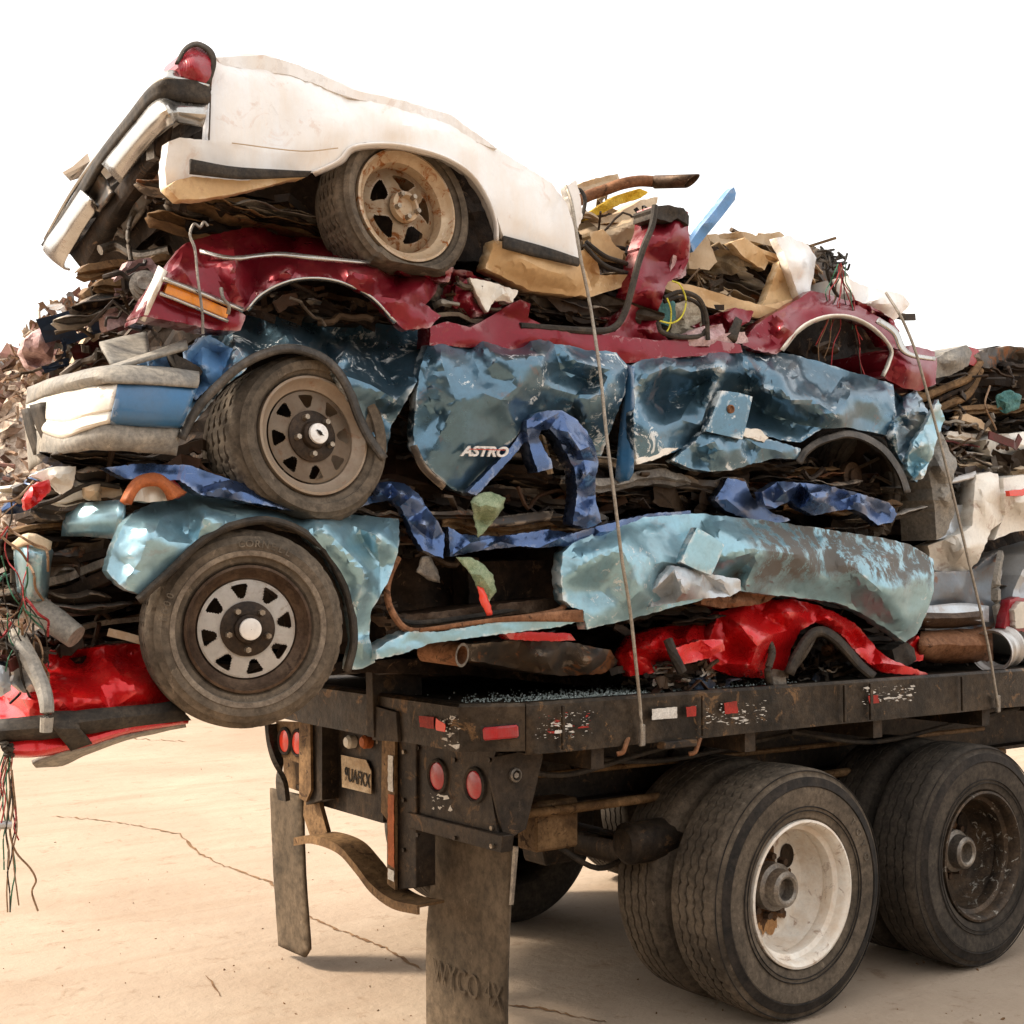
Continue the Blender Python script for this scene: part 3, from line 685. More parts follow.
# outer rail, battered: walls following the deck outline
def rail(path, z0, z1, out, seed, th=.02):
    bm = bmesh.new(); P = []
    for a, b in zip(path[:-1], path[1:]):
        a = Vector(a); b = Vector(b); k = max(1, int((b-a).length/.05))
        P += [a+(b-a)*(i/k) for i in range(k)]
    P.append(Vector(path[-1])); rows = []
    for i, p in enumerate(P):
        t = (P[min(i+1, len(P)-1)]-P[max(i-1, 0)]).normalized(); nn = Vector((t.y, -t.x)) * out
        d = .006*noise.noise(Vector((p.x*3, p.y*3, seed)))+.003*noise.noise(Vector((p.x*11, p.y*11, seed)))
        e = .007*noise.noise(Vector((p.x*2.1, p.y*2.1, seed+5)))
        sec = [(-.055, z1+.004), (-.004, z1+.006), (.002, z1-.002), (d*1.2, z1-.05), (d*1.6, (z0+z1)/2), (d, z0+.03+e), (.002+d, z0+e), (-.05, z0+.004+e)]
        rows.append([bm.verts.new((p.x+nn.x*o, p.y+nn.y*o, z)) for o, z in sec])
    for i in range(len(rows)-1):
        for j in range(len(sec)-1): bm.faces.new((rows[i][j], rows[i+1][j], rows[i+1][j+1], rows[i][j+1]))
    bmesh.ops.recalc_face_normals(bm, faces=bm.faces[:]); return bm
obj('side_rail', rail([(-.075, .018), (10, 0)], 1.185, 1.35, 1, 3), 'edge', TR, True, [('SOLIDIFY', dict(thickness=.006, offset=1))])
obj('side_rail', rail([(10, 2.5), (-.075, 2.48)], 1.185, 1.35, 1, 4), 'edge', TR, True, [('SOLIDIFY', dict(thickness=.006, offset=1))])
obj('rear_rail', rail([(-.28, 2.36), (-.28, .125), (-.079, .016)], 1.20, 1.35, 1, 9), 'brownsteel' if 0 else 'edge', TR, False, [('SOLIDIFY', dict(thickness=.006, offset=1))])
# rubbed-off paint and tape along the rail
def patch(name, mat, pts, y=None, x=None, off=.004, parent=TR, seed=1, res=3, th=.0015):
    k = dict(y=y-off) if y is not None else dict(x=x-off)
    rnd = random.Random(seed); bm = bmesh.new()
    v, f, nb, ov = tri_fill(pts, res, rnd, .35)
    bv = [bm.verts.new(at(p.x, p.y, **k)) for p in v]
    for t in f: bm.faces.new([bv[i] for i in t])
    return obj(name, bm, mat, parent, False, [('SOLIDIFY', dict(thickness=th, offset=0))])
def speckle(name, mat, boxpx, n, y=None, x=None, seed=1, s=(.6, 3), off=.006):
    rnd = random.Random(seed); bm = bmesh.new(); k = dict(y=y-off) if y is not None else dict(x=x-off)
    for i in range(n):
        cx = rnd.choice((rnd.triangular(boxpx[0], boxpx[2]), boxpx[0]+(boxpx[2]-boxpx[0])*rnd.choice((.2,.35,.6,.8))+rnd.gauss(0,3))); cy = rnd.uniform(boxpx[1], boxpx[3]); m = rnd.randint(4, 8); a = rnd.uniform(*s)*rnd.choice((.35, .5, .7, 1, 2.0) if rnd.random() < .5 else (.4, .6))
        ang = sorted(rnd.uniform(0, 6.28) for _ in range(m))
        vs_ = [bm.verts.new(at(cx+a*(2.3 if y is not None else 1.2)*math.cos(t)*rnd.uniform(.3, 1), cy+a*.75*math.sin(t)*rnd.uniform(.3, 1)-(cx-boxpx[0])*(.07 if y is not None else 0)+(boxpx[2]-boxpx[0])*(.035 if y is not None else 0), **k)) for t in ang]
        bm.faces.new(vs_)
    return prop(obj(name, bm, mat, TR), kind='stuff')
patch('reflective_tape', 'tape_white', [(652, 709), (677, 707), (677, 718), (652, 720)], y=0, off=.012)
patch('reflective_tape', 'tape_red', [(686, 707), (696, 706), (696, 716), (687, 717)], y=0, off=.012, seed=2)
patch('reflective_tape', 'tape_red', [(724, 703), (737, 701), (738, 713), (725, 714)], y=0, off=.012, seed=3)
patch('reflective_tape', 'tape_red', [(868, 696), (878, 695), (879, 703), (870, 704)], y=0, off=.012, seed=4)
for q, (bx, n, mt) in enumerate([((530, 712, 600, 738), 110, 'tape_white'), ((535, 712, 598, 738), 30, 'tape_red'), ((692, 702, 780, 724), 110, 'tape_white'), ((855, 686, 925, 702), 80, 'tape_white'), ((540, 735, 1010, 748), 0, 'tape_white')]):
    if n: speckle('paint_residue', mt, bx, n, y=0, seed=q+1, s=(.4, 1.9), off=.011)
speckle('paint_residue', 'tape_white', (438, 715, 462, 746), 34, x=-.285, seed=21, s=(1, 4), off=.01)
patch('reflective_tape', 'tape_red', [(419, 716), (434, 717), (434, 729), (420, 727)], x=-.285, off=.009, seed=7)
patch('reflective_tape', 'lens_bright', [(436, 718), (445, 724), (445, 732), (436, 730)], x=-.285, off=.011, seed=8)
# marker lamp on the chamfered corner
def orient(origin, xdir, ydir):
    x = Vector(xdir).normalized(); z = x.cross(Vector(ydir)).normalized(); y = z.cross(x)
    m = Matrix((x, y, z)).transposed().to_4x4(); m.translation = origin; return m
ch = Vector((.201, -.109, 0)).normalized(); cn = Vector((-.109, -.201, 0)).normalized()
T = orient(Vector((-.155, .058, 1.262))+cn*.006, ch, (0, 0, 1))
bm = bmesh.new(); box(bm, (-.062, -.022, 0), (.062, .022, .022), T @ Matrix.Rotation(R(4), 4, 'Z'), .006); ml = obj('marker_lamp', bm, 'lens_red', TR)
bm = bmesh.new(); box(bm, (-.068, -.027, -.004), (.068, .027, .006), T @ Matrix.Rotation(R(4), 4, 'Z')); obj('lamp_base', bm, 'rubber', ml)
# corner plate and rear light panels
def plate(name, mat, pts, k, th=.012, parent=TR, smooth=False):
    bm = bmesh.new(); vs_ = [bm.verts.new(at(p[0], p[1], **(p[2] if len(p) > 2 else k))) for p in pts]
    f = bm.faces.new(vs_); bmesh.ops.recalc_face_normals(bm, faces=[f])
    return obj(name, bm, mat, parent, smooth, [('SOLIDIFY', dict(thickness=th, offset=0))])
X0 = dict(x=-.10)
plate('lamp_panel', 'steel', [(412, 738), (497, 752), (490, 778), (500, 840), (408, 818)], X0)
def slabpx(name, mat, pts, k, ext, parent=TR, bev=0):
    """closed prism: polygon traced on a plane, pushed by the vector ext"""
    bm = bmesh.new(); a = [bm.verts.new(at(p[0], p[1], **k)) for p in pts]; b = [bm.verts.new(v.co+Vector(ext)) for v in a]; n = len(a)
    bm.faces.new(a); bm.faces.new(b[::-1])
    for i in range(n): bm.faces.new((a[i], b[i], b[(i+1) % n], a[(i+1) % n]))
    bmesh.ops.recalc_face_normals(bm, faces=bm.faces[:])
    if bev: bmesh.ops.bevel(bm, geom=bm.edges[:], offset=bev, segments=1, affect='EDGES')
    return obj(name, bm, mat, parent)
slabpx('corner_plate', 'steel', [(495, 757), (541, 748), (543, 757), (526, 829), (505, 841), (490, 779)], dict(y=.13), (0, .012, 0))
slabpx('lower_flange', 'steel', [(407, 812), (503, 836), (501, 853), (489, 850), (408, 828)], dict(x=-.13), (.05, 0, 0), bev=.003)
def round_lamp(px, py, x, r=.052, mat='lens_red'):
    c = at(px, py, x=x); T = Matrix.Translation(c) @ Matrix.Rotation(-math.pi/2, 4, 'Z')
    bm = bmesh.new(); lathe(bm, [(r*1.28, .012), (r*1.26, -.006), (r*1.12, -.012), (r*1.02, -.006), (r, .004)], 40)
    h = obj('tail_lamp', xf(bm, T), 'rubber', TR, True)
    bm = bmesh.new(); lathe(bm, [(r*1.01, .002), (r*.97, -.004), (r*.7, -.009), (.001, -.012)], 40); obj('lens', xf(bm, T), mat, h, True)
round_lamp(438, 776, -.11); round_lamp(475, 785, -.11)
plate('lamp_panel', 'brownsteel', [(277, 721), (300, 722), (300, 763), (292, 760), (283, 757)], dict(x=-.09))
round_lamp(285, 741, -.10, .05, 'lens_bright'); round_lamp(298, 743, -.10, .05, 'lens_bright')
c = at(515, 775, y=.128); T = Matrix.Translation(c)
bm = bmesh.new(); lathe(bm, [(.026, .004), (.025, -.008), (.018, -.012), (.016, -.003)], 28); bt = obj('side_fitting', xf(bm, T), 'iron', TR, True)
bm = bmesh.new(); bmesh.ops.create_cone(bm, cap_ends=True, segments=6, radius1=.012, radius2=.011, depth=.02, matrix=T @ Matrix.Rotation(math.pi/2, 4, 'X')); obj('bolt', bm, 'iron', bt)
speckle('paint_residue', 'tape_white', (429, 791, 446, 810), 16, x=-.115, seed=31, s=(1, 4), off=.006)
rnd = random.Random(9)
for (px_, py_, x_) in [(419,748,-.108),(490,760,-.108),(418,808,-.108),(492,828,-.108),(455,760,-.108),(418,835,-.135),(455,838,-.135),(492,846,-.135),(404,752,-.125),(404,800,-.125),(404,850,-.125),(330,730,-.055),(378,742,-.055),(330,752,-.055)]:
    bm = bmesh.new(); bmesh.ops.create_cone(bm, cap_ends=True, segments=6, radius1=.009, radius2=.008, depth=.012, matrix=Matrix.Translation(at(px_, py_, x=x_)) @ Matrix.Rotation(math.pi/2, 4, 'Y') @ Matrix.Rotation(rnd.random(), 4, 'Z')); obj('bolt', bm, 'lug' if rnd.random() < .3 else 'edge', TR)
for (px_, w_) in ((560,.012),(700,.01),(842,.014),(868,.02),(960,.01)):
    a_ = at(px_, 720, y=0); bm = bmesh.new(); box(bm, (a_.x, -.016, 1.190), (a_.x+w_, -.004, 1.345), None, .002); obj('weld_seam', bm, 'edge', TR)
bm = bmesh.new(); box(bm, (.55, -.02, 1.155), (.72, .03, 1.183), None, .004); obj('stake_pocket', bm, 'steel', TR)
for k_, (x0_, x1_, yy_) in enumerate([(.0,1.1,.35),(.3,2.2,.42),(1.6,3.4,.3)]):
    bm = bmesh.new(); tube(bm, smooth_path([(x0_, yy_, 1.12), ((x0_*2+x1_)/3, yy_+.03, 1.03), ((x0_+2*x1_)/3, yy_, 1.08), (x1_, yy_+.04, 1.12)], 8), .011, 8); obj('air_hose', bm, 'rubber', TR, True)
# underride guard: posts, bent bar, strut
slabpx('guard_post', 'steel', [(395, 738), (416, 741), (416, 888), (395, 890)], dict(x=-.12), (.09, 0, 0), bev=.003)
slabpx('guard_post', 'brownsteel', [(382, 736), (395, 738), (395, 890), (387, 884), (387, 820), (381, 812)], dict(x=-.14), (.012, 0, 0))
patch('reflective_tape', 'tape_orange', [(388, 794), (394, 795), (394, 868), (388, 864)], x=-.142, off=.004, seed=11)
patch('reflective_tape', 'tape_white', [(388, 755), (393, 756), (393, 792), (388, 790)], x=-.142, off=.004, seed=12)
patch('reflective_tape', 'tape_white', [(388, 868), (394, 871), (394, 882), (388, 879)], x=-.142, off=.004, seed=13)
slabpx('guard_post', 'brownsteel', [(299, 716), (310, 717), (311, 790), (306, 802), (299, 798)], dict(x=-.16), (.012, 0, 0))
slabpx('guard_post', 'steel', [(310, 717), (322, 719), (322, 800), (306, 805)], dict(x=-.14), (.12, 0, 0))
slabpx('guard_strut', 'brownsteel', [(304, 800), (318, 799), (327, 832), (312, 842), (303, 815)], dict(x=-.10), (.02, .0, 0))
# bent impact bar : an angle section following the traced curve
bp = [(306, 836), (325, 834), (350, 843), (368, 862), (384, 882), (405, 897), (431, 903)]
P = smooth_path([at(a, b, x=-.12) for a, b in bp], 8); bm = bmesh.new(); prev = None
for p in P:
    sec = [Vector((-.06, 0, -.035)), Vector((-.06, 0, 0)), Vector((.06, 0, .002)), Vector((.06, 0, -.008)), Vector((-.05, 0, -.010)), Vector((-.05, 0, -.035))]
    row = [bm.verts.new(p+s_) for s_ in sec]
    if prev:
        for j in range(6): bm.faces.new((prev[j], prev[(j+1) % 6], row[(j+1) % 6], row[j]))
    prev = row
    if p is P[0]: bm.faces.new(row)
bm.faces.new(prev[::-1]); obj('impact_bar', bm, 'brownsteel', TR)
# licence bracket and plate
slabpx('plate_bracket', 'brownsteel', [(327, 725), (383, 734), (383, 770), (366, 765), (327, 757)], dict(x=-.05), (.02, 0, 0))
c0 = at(341, 756, x=-.08)
lp = slabpx('licence_plate', 'tape_white', [(341, 755), (366, 760), (371, 771), (371, 794), (342, 787)], dict(x=-.075), (.004, 0, 0))
lp.data.materials[0] = rough_mat('dirty_plate_enamel', (.62, .48, .32), (.34, .21, .10), .6, 0, 14, .3)
def yz_text(txt, size, px, py, x, name, parent, mat, sx=1):
    c = at(px, py, x=x); T = Matrix.Translation(c) @ orient(Vector(), (0, -1, 0), (0, 0, 1)) @ Matrix.Rotation(R(-2), 4, 'Z') @ Matrix.Diagonal((sx, 1, 1, 1))
    return flat_text(txt, size, T, name, parent, mat, .001, offset=size*.01)
yz_text('9UAFKX', .080, 357, 778, -.079, 'plate_characters', lp, 'rubber', .72)
for px in (348, 364):
    c = at(px, 742, x=-.09); bm = bmesh.new(); lathe(bm, [(.028, .05), (.028, 0), (.02, -.012), (.001, -.014)], 24)
    h = obj('plate_lamp', xf(bm, Matrix.Translation(c) @ Matrix.Rotation(-math.pi/2, 4, 'Z')), 'lens_clear' if px < 350 else 'tape_orange', TR, True)
# mudflaps
def mudflap(pts, x, seed, bend):
    bm = bmesh.new(); rnd = random.Random(seed)
    v, f, nb, ov = tri_fill(pts, 5, rnd, .15)
    y0 = min(p[1] for p in pts); y1 = max(p[1] for p in pts); bv = []
    for p in v:
        q = at(p.x, p.y, x=x); t = (p.y-y0)/(y1-y0); q.x += bend*t*t+.012*noise.noise(Vector((q.y*2, q.z*2, seed)))
        bv.append(bm.verts.new(q))
    for t in f: bm.faces.new([bv[i] for i in t])
    return obj('mudflap', bm, 'flap', TR, True, [('SOLIDIFY', dict(thickness=.012, offset=0))])
mf = mudflap([(432, 832), (511, 850), (510, 900), (508, 960), (506, 1010), (504, 1060), (503, 1100), (425, 1085), (426, 1000), (427, 930), (432, 870)], .06, 1, .02)
slabpx('flap_hanger', 'iron', [(513, 846), (516, 847), (511, 905), (509, 905)], dict(x=.05), (.012, 0, 0), parent=mf)
def flaptext(txt, size, px, py, x, sx=1):
    c = at(px, py, x=x); T = Matrix.Translation(c) @ orient(Vector(), (0, -1, 0), (0, 0, 1)) @ Matrix.Diagonal((sx, 1, 1, 1))
    return flat_text(txt, size, T, 'raised_lettering', mf, 'flap', .0012)
flaptext('WYCO 4X', .13, 466, 985, .047, .78)
mudflap([(271, 788), (305, 795), (306, 950), (301, 958), (290, 953), (276, 946), (272, 870)], .02, 2, .02)
hose('rubber_strap', 'rubber', TR, [(272, 724, 1.9), (275, 750, 1.88), (280, 770, 1.86), (284, 800, 1.86)], 1, flat=(.035, .012))
# lower lip of the far mudflap seat
slabpx('flap_bracket', 'brownsteel', [(283, 757), (301, 763), (301, 792), (284, 786)], dict(x=-.02), (.02, 0, 0))
# frame beams
for yy in (.74, 1.70):
    bm = bmesh.new(); box(bm, (-.05, yy, .86), (10, yy+.02, 1.20)); box(bm, (-.05, yy-.07, .84), (10, yy+.09, .858)); box(bm, (-.05, yy-.07, 1.195), (10, yy+.09, 1.215)); obj('frame_beam', bm, 'steel', TR)
for i in range(12):
    bm = bmesh.new(); box(bm, (.25+i*.8, .05, 1.10), (.31+i*.8, 2.45, 1.213)); obj('cross_member', bm, 'steel', TR)
bm = bmesh.new(); box(bm, (-.06, 1.0, .80), (.04, 1.66, 1.19)); obj('rear_sill', bm, 'steel', TR)
bm = bmesh.new(); tube(bm, [(.0, .5, .87), (3.5, .5, .87)], .02, 8); tube(bm, [(.1, .6, 1.0), (3.5, .62, .98)], .012, 8); obj('air_line', bm, 'brownsteel', TR, True)
for i in range(7):
    bm = bmesh.new(); c = Vector((.35+i*.19, .728, 1.0)); bmesh.ops.create_cone(bm, cap_ends=True, segments=20, radius1=.022, radius2=.022, depth=.03, matrix=Matrix.Translation(c) @ Matrix.Rotation(math.pi/2, 4, 'X')); obj('frame_rivet', bm, 'black', TR)
XW = (1.333, 2.573)
for x in XW:
    bm = bmesh.new(); tube(bm, [(x, .18, .51), (x, 2.32, .51)], .075, 16); obj('axle', bm, 'steel', TR, True)
for yy in (.70, 1.62):
    for x in (.62, 1.95, 3.25):
        bm = bmesh.new(); vs_ = box(bm, (x-.13, yy, .60), (x+.13, yy+.16, .86), None, .01)
        for v in bm.verts:
            if v.co.z < .7: v.co.x = x+(v.co.x-x)*.55
        obj('spring_hanger', bm, 'steel', TR)
    for x in XW:
        for q in range(4):
            bm = bmesh.new(); tube(bm, smooth_path([(x-.55+q*.08, yy+.08, .70-q*.012), (x, yy+.08, .60-q*.014), (x+.55-q*.08, yy+.08, .70-q*.012)], 6), 1, 4, flat=(.04, .006)); obj('leaf_spring', bm, 'steel', TR)
bm = bmesh.new(); lathe(bm, [(.001, 0), (.06, .004), (.085, .03), (.085, .3), (.06, .34), (.001, .345)], 28); obj('brake_chamber', xf(bm, Matrix.Translation((.70, .40, .72)) @ Matrix.Rotation(-math.pi/2, 4, 'Z')), 'steel', TR, True)
bm = bmesh.new(); box(bm, (.38, .55, .70), (.60, .68, .90), None, .01); obj('valve_box', bm, 'brownsteel', TR)
bm = bmesh.new(); tube(bm, smooth_path([(.5, .6, .72), (.7, .55, .6), (.95, .6, .62), (1.2, .7, .55)], 6), .012, 8); obj('brake_hose', bm, 'rubber', TR, True)
WH = [(0, 0, False, 'rimwhite', 'dish', 'tyre_b', True, 2), (0, .325, False, 'rimdark', 'in', 'tyre_b', False, 1), (1, 0, False, 'rimblack', 'dish', 'tyre', False, 3), (1, .325, False, 'rimdark', 'in', 'tyre', False, 5),
      (0, 2.5, True, 'rimdark', 'dish', 'tyre', False, 7), (0, 2.175, True, 'rimdark', 'in', 'tyre', False, 9), (1, 2.5, True, 'rimdark', 'dish', 'tyre', False, 7), (1, 2.175, True, 'rimdark', 'in', 'tyre', False, 9)]
for i, y, fl, rm, st, ty, tx, sd_ in WH: truck_wheel(TR, XW[i], y, fl, rm, st, .51, .51, ty, tx, sd_)
# stake standing at the tail of the deck with its gusset
slabpx('deck_stake', 'steel', [(372, 668), (421, 655), (423, 712), (400, 716), (374, 738)], dict(y=.66), (0, .05, 0), bev=.002)
slabpx('deck_stake', 'steel', [(396, 712), (372, 705), (372, 740), (398, 742)], dict(x=-.30), (.05, 0, 0), bev=.002)
# glass crumbs
rnd = random.Random(77); bm = bmesh.new()
for i in range(1400):
    x = rnd.triangular(-.24, 1.6, .2); y = .06+abs(rnd.gauss(0, .16)); z = 1.352
    if x < -.07 and y < .18: y += .12
    s = rnd.uniform(.002, .006)
    bmesh.ops.create_cube(bm, size=s, matrix=Matrix.Translation((x, y, z+s*.4+rnd.random()*.004)) @ Euler((rnd.random()*3, rnd.random()*3, rnd.random()*3)).to_matrix().to_4x4())
gm, nt, B, co_ = newmat('greenish_glass_crumbs'); B.inputs['Base Color'].default_value = (.30, .35, .33, 1); B.inputs['Roughness'].default_value = .15
M['crumbs'] = gm
prop(obj('broken_glass', bm, 'crumbs'), 'crumbs of greenish broken glass strewn on the deck edge', 'broken glass', kind='stuff')
# ------------------------------------------------------------------ crushed cars
def pt(p, ax='y'):
    return at(p[0], p[1], **({p[3]: p[2]} if len(p) > 3 else {ax: p[2]}))
def loft(name, mat, parent, stations, k=4, m=3, thick=.008, crum=.004, seed=1, smooth=True, freq=6):
    """surface through traced stations; every point is (px, py, plane value[, axis])"""
    S = [[pt(p) for p in s] for s in stations]
    cols = [smooth_path([s[i] for s in S], k) if len(S) > 2 else [S[0][i]+(S[1][i]-S[0][i])*t/k for t in range(k+1)] for i in range(len(S[0]))]
    rows = list(zip(*cols)); rows = [smooth_path(r, m) if len(r) > 2 else [r[0]+(r[1]-r[0])*t/m for t in range(m+1)] for r in rows]
    bm = bmesh.new(); g = []
    for r in rows:
        rr = []
        for p in r:
            q = Vector(p); d = crum*(fold(q, freq, seed)+.5*fold(q, freq*2.7, seed+2)); q += Vector((d*.5, d, d*.6)); rr.append(bm.verts.new(q))
        g.append(rr)
    for i in range(len(g)-1):
        for j in range(len(g[0])-1): bm.faces.new((g[i][j], g[i+1][j], g[i+1][j+1], g[i][j+1]))
    return obj(name, bm, mat, parent, smooth, [('SOLIDIFY', dict(thickness=thick, offset=0))])
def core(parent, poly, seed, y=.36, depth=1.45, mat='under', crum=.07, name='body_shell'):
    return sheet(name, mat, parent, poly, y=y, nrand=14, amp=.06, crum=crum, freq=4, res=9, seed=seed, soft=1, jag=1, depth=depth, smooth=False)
# ===== white sedan on top
WS = thing('white_sedan', (.2, 1.0, 2.75), 'crushed cream white sedan topmost on the stack, chrome bumper and rusty wheel raised', 'car', 'crushed cars stacked on the trailer')
Q = [(216,57,.05),(240,54,.08),(265,55,.1),(300,66,.1),(359,91,.09),(405,101,.08),(451,115,.08),(497,149,.06),(551,183,.05),(567,205,.02),(576,235),(582,263),(560,261),(520,243),(504,237),(497,217),(489,197),(472,172),(447,156),(412,146),(365,142),(350,146),(338,160),(312,172),(290,176),(262,184),(230,192),(197,197,.03),(179,197,.05),(167,188,.05),(165,169,.03),(169,142,.03),(180,138),(209,141),(211,100),(211,81,.02)]
sheet('quarter_panel', 'white', WS, Q, y=.08, inner=[(212,152,.0),(260,160,.0),(318,163,-.004),(232,142,-.012),(300,150,-.014),(225,72,.01),(300,82,.012),(360,103,.01),(450,132,.006),(530,183,-.004),(400,125,-.012),(340,128,-.012),(470,152,-.006),(548,232,-.012),(515,215,-.010)], crum=.002, freq=2, res=5, seed=3, soft=5, lip=.05, jag=.3)
hose('body_seam', 'dark', WS, [(214,60,.115),(211,84,.068),(210,112,.066),(209,140,.068)], .0025, n=5)
hose('body_seam', 'tan2', WS, [(232,143,.052),(300,151,.045),(338,148,.05)], .002, n=5)
sheet('deck_lid', 'white', WS, [(216,58),(264,55),(299,65),(359,91),(405,101),(451,115),(497,149),(470,140),(400,110),(350,97),(290,75),(222,66)], y=.12, depth=1.5, crum=.012, seed=4, res=8)
sheet('rocker_panel', 'tan', WS, [(495,240),(510,243),(545,255),(582,262),(592,290,.03),(575,296,.05),(530,290,.06),(505,278,.05),(486,268,.05)], y=.09, inner=[(540,268,-.02),(520,258,-.02),(565,275,-.02)], crum=.012, seed=5, lip=.06, res=4)
loft('side_moulding', 'rubber', WS, [[(503,236,.065),(503,248,.06)],[(540,246,.062),(538,257,.055)],[(580,259,.06),(578,266,.055)]], thick=.012)
loft('side_moulding', 'rubber', WS, [[(190,159,.025),(190,174,.025)],[(240,168,.02),(243,179,.02)],[(311,171,.03),(306,177,.035)]], thick=.012)
sheet('lower_skirt', 'tan', WS, [(168,187),(176,181),(192,177),(240,181),(306,177),(290,179),(262,187),(230,194),(197,199),(179,199)], y=.045, crum=.003, freq=3, seed=11, res=4, lip=.05, jag=.3)
loft('wheel_arch_lip', 'white', WS, [[(x,y,.065),(x+dx,y+dy,.11)] for x,y,dx,dy in [(312,172,3,4),(338,160,4,4),(352,146,3,5),(385,143,0,5),(415,147,-2,5),(447,157,-4,4),(472,173,-5,3),(489,198,-5,2),(497,222,-4,2),(498,240,-4,2)]], thick=.006)
XA = lambda t: -1.385+.2*t
# rear face : chrome bar, rubber band, upper trim swept across the width
st = [[(208,105,.06,'y'),(206,115,.03,'y'),(203,126,.06,'y')],[(178,102,.06,'y'),(178,112,.03,'y'),(179,122,.08,'y')],[(157,101,-1.40,'x'),(164,112,-1.42,'x'),(171,124,-1.38,'x')],[(133,127,-1.36,'x'),(140,137,-1.38,'x'),(148,147,-1.34,'x')],[(103,164,-1.31,'x'),(111,172,-1.33,'x'),(121,182,-1.29,'x')]]
loft('bumper', 'chrome', WS, st, 6, 5, .012, .003, 3)
st = [[(98,170,-1.29,'x'),(106,181,-1.26,'x'),(113,194,-1.28,'x')],[(84,188,-1.28,'x'),(94,204,-1.22,'x'),(98,212,-1.26,'x')]]
loft('bumper_bracket', 'dark', WS, st, 6, 5, .012, .012, 5)
st = [[(82,190,-1.28,'x'),(90,198,-1.30,'x'),(98,208,-1.26,'x')],[(64,217,-1.24,'x'),(72,225,-1.26,'x'),(82,232,-1.22,'x')],[(44,246,-1.18,'x'),(52,255,-1.20,'x'),(64,264,-1.16,'x')],[(48,252,-1.10,'x'),(58,262,-1.10,'x'),(70,270,-1.08,'x')]]
loft('bumper', 'chrome', WS, st, 6, 5, .012, .004, 6)
st = [[(209,84,.06,'y'),(208,104,.05,'y')],[(180,80,.05,'y'),(178,101,.05,'y')],[(156,84,-1.41,'x'),(156,100,-1.40,'x')],[(128,118,-1.36,'x'),(132,127,-1.36,'x')],[(100,155,-1.31,'x'),(103,164,-1.31,'x')],[(70,204,-1.25,'x'),(76,210,-1.25,'x')],[(43,244,-1.18,'x'),(47,248,-1.17,'x')]]
loft('bumper_pad', 'rubber', WS, st, 6, 3, .02, .002, 7)
st = [[(207,83,.09,'y'),(209,87,.05,'y')],[(181,74,.08,'y'),(180,81,.05,'y')],[(163,75,-1.38,'x'),(157,84,-1.40,'x')],[(132,108,-1.33,'x'),(129,117,-1.355,'x')],[(80,180,-1.24,'x'),(76,186,-1.26,'x')],[(48,232,-1.17,'x'),(45,240,-1.18,'x')]]
loft('rear_trim', 'chrome', WS, st, 6, 3, .015, .003, 8)
tl = sheet('tail_light', 'lens_deepred', WS, [(183,52,.02),(190,47,.03),(200,45,.03),(210,51,.02),(213,62),(210,78),(206,84),(196,83),(181,76),(178,65)], y=.055, inner=[(195,65,-.03),(200,75,-.02),(190,60,-.02)], crum=.002, res=3, seed=9, depth=.14, smooth=True)
loft('light_frame', 'rubber', tl, [[(175,64,.06),(179,64,.05)],[(184,48,.06),(186,51,.05)],[(197,42,.07),(197,46,.05)],[(212,50,.06),(208,53,.05)],[(216,64,.05),(211,65,.05)],[(210,86,.05),(206,83,.05)]], thick=.006)
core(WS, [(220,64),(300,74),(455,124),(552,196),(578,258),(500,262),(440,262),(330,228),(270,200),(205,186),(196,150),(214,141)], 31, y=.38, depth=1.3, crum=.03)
car_wheel(WS, at(408,205,y=.125), (R(-6), R(0), R(2)), .272, .195, dict(barrel='rimrust', disc='rimrust', hub='rimrust', cap='rimsilver'), 'five', .185, lambda th, r, y: ((min(r, .222/max(.1, -math.sin(th))) if r > .2 else r), y - (.012 if (math.sin(th) < -.8 and r > .2 and y < .05) else 0)), False, 'tyre_b')
# underside of the tail
bm = bmesh.new()
for (a, b, r_) in [((200,170,.9),(470,240,.9),.03),((150,200,1.4),(330,260,1.4),.035)]: tube(bm, smooth_path([at(a[0],a[1],y=a[2]), at((a[0]+b[0])/2,(a[1]+b[1])/2+6,y=a[2]), at(b[0],b[1],y=b[2])], 6), r_, 8)
obj('frame_rail', bm, 'under', WS)
junk('wreckage', 'junk', WS, [(150,200),(180,195),(320,190),(330,225),(230,230),(160,225)], .35, .9, 40, 35, (.06,.26), flow=-.2)
junk('wreckage', 'junk', WS, [(110,215),(150,180),(170,200),(160,235),(115,245)], 1.1, 1.3, 18, 37, (.03,.09), flow=-.2)
loft('bumper_beam', 'under', WS, [[(172,126,-1.33,'x'),(168,150,-1.30,'x'),(176,158,-1.2,'x')],[(146,150,-1.30,'x'),(146,172,-1.28,'x'),(156,182,-1.18,'x')],[(112,196,-1.25,'x'),(116,214,-1.22,'x'),(128,222,-1.12,'x')],[(72,255,-1.14,'x'),(84,266,-1.12,'x'),(96,270,-1.05,'x')]], 6, 4, .01, .02, 34)
loft('valance', 'dark', WS, [[(168,150,-1.25,'x'),(172,176,-1.2,'x')],[(140,182,-1.22,'x'),(150,204,-1.16,'x')],[(112,218,-1.16,'x'),(126,238,-1.1,'x')],[(84,262,-1.1,'x'),(104,272,-1.0,'x')]], 6, 4, .01, .03, 38)
for q_, (a_, b_) in enumerate([((150,150),(200,172)),((138,172),(190,200)),((120,196),(176,222)),((105,222),(160,244)),((90,246),(150,262))]):
    hose('bumper_bracket', ('iron','under','brownsteel')[q_ % 3], WS, [(a_[0],a_[1],.35+.3*q_),((a_[0]+b_[0])/2,(a_[1]+b_[1])/2-4,.38+.3*q_),(b_[0],b_[1],.45+.3*q_)], 1, flat=(.02+.008*(q_ % 2),.03))
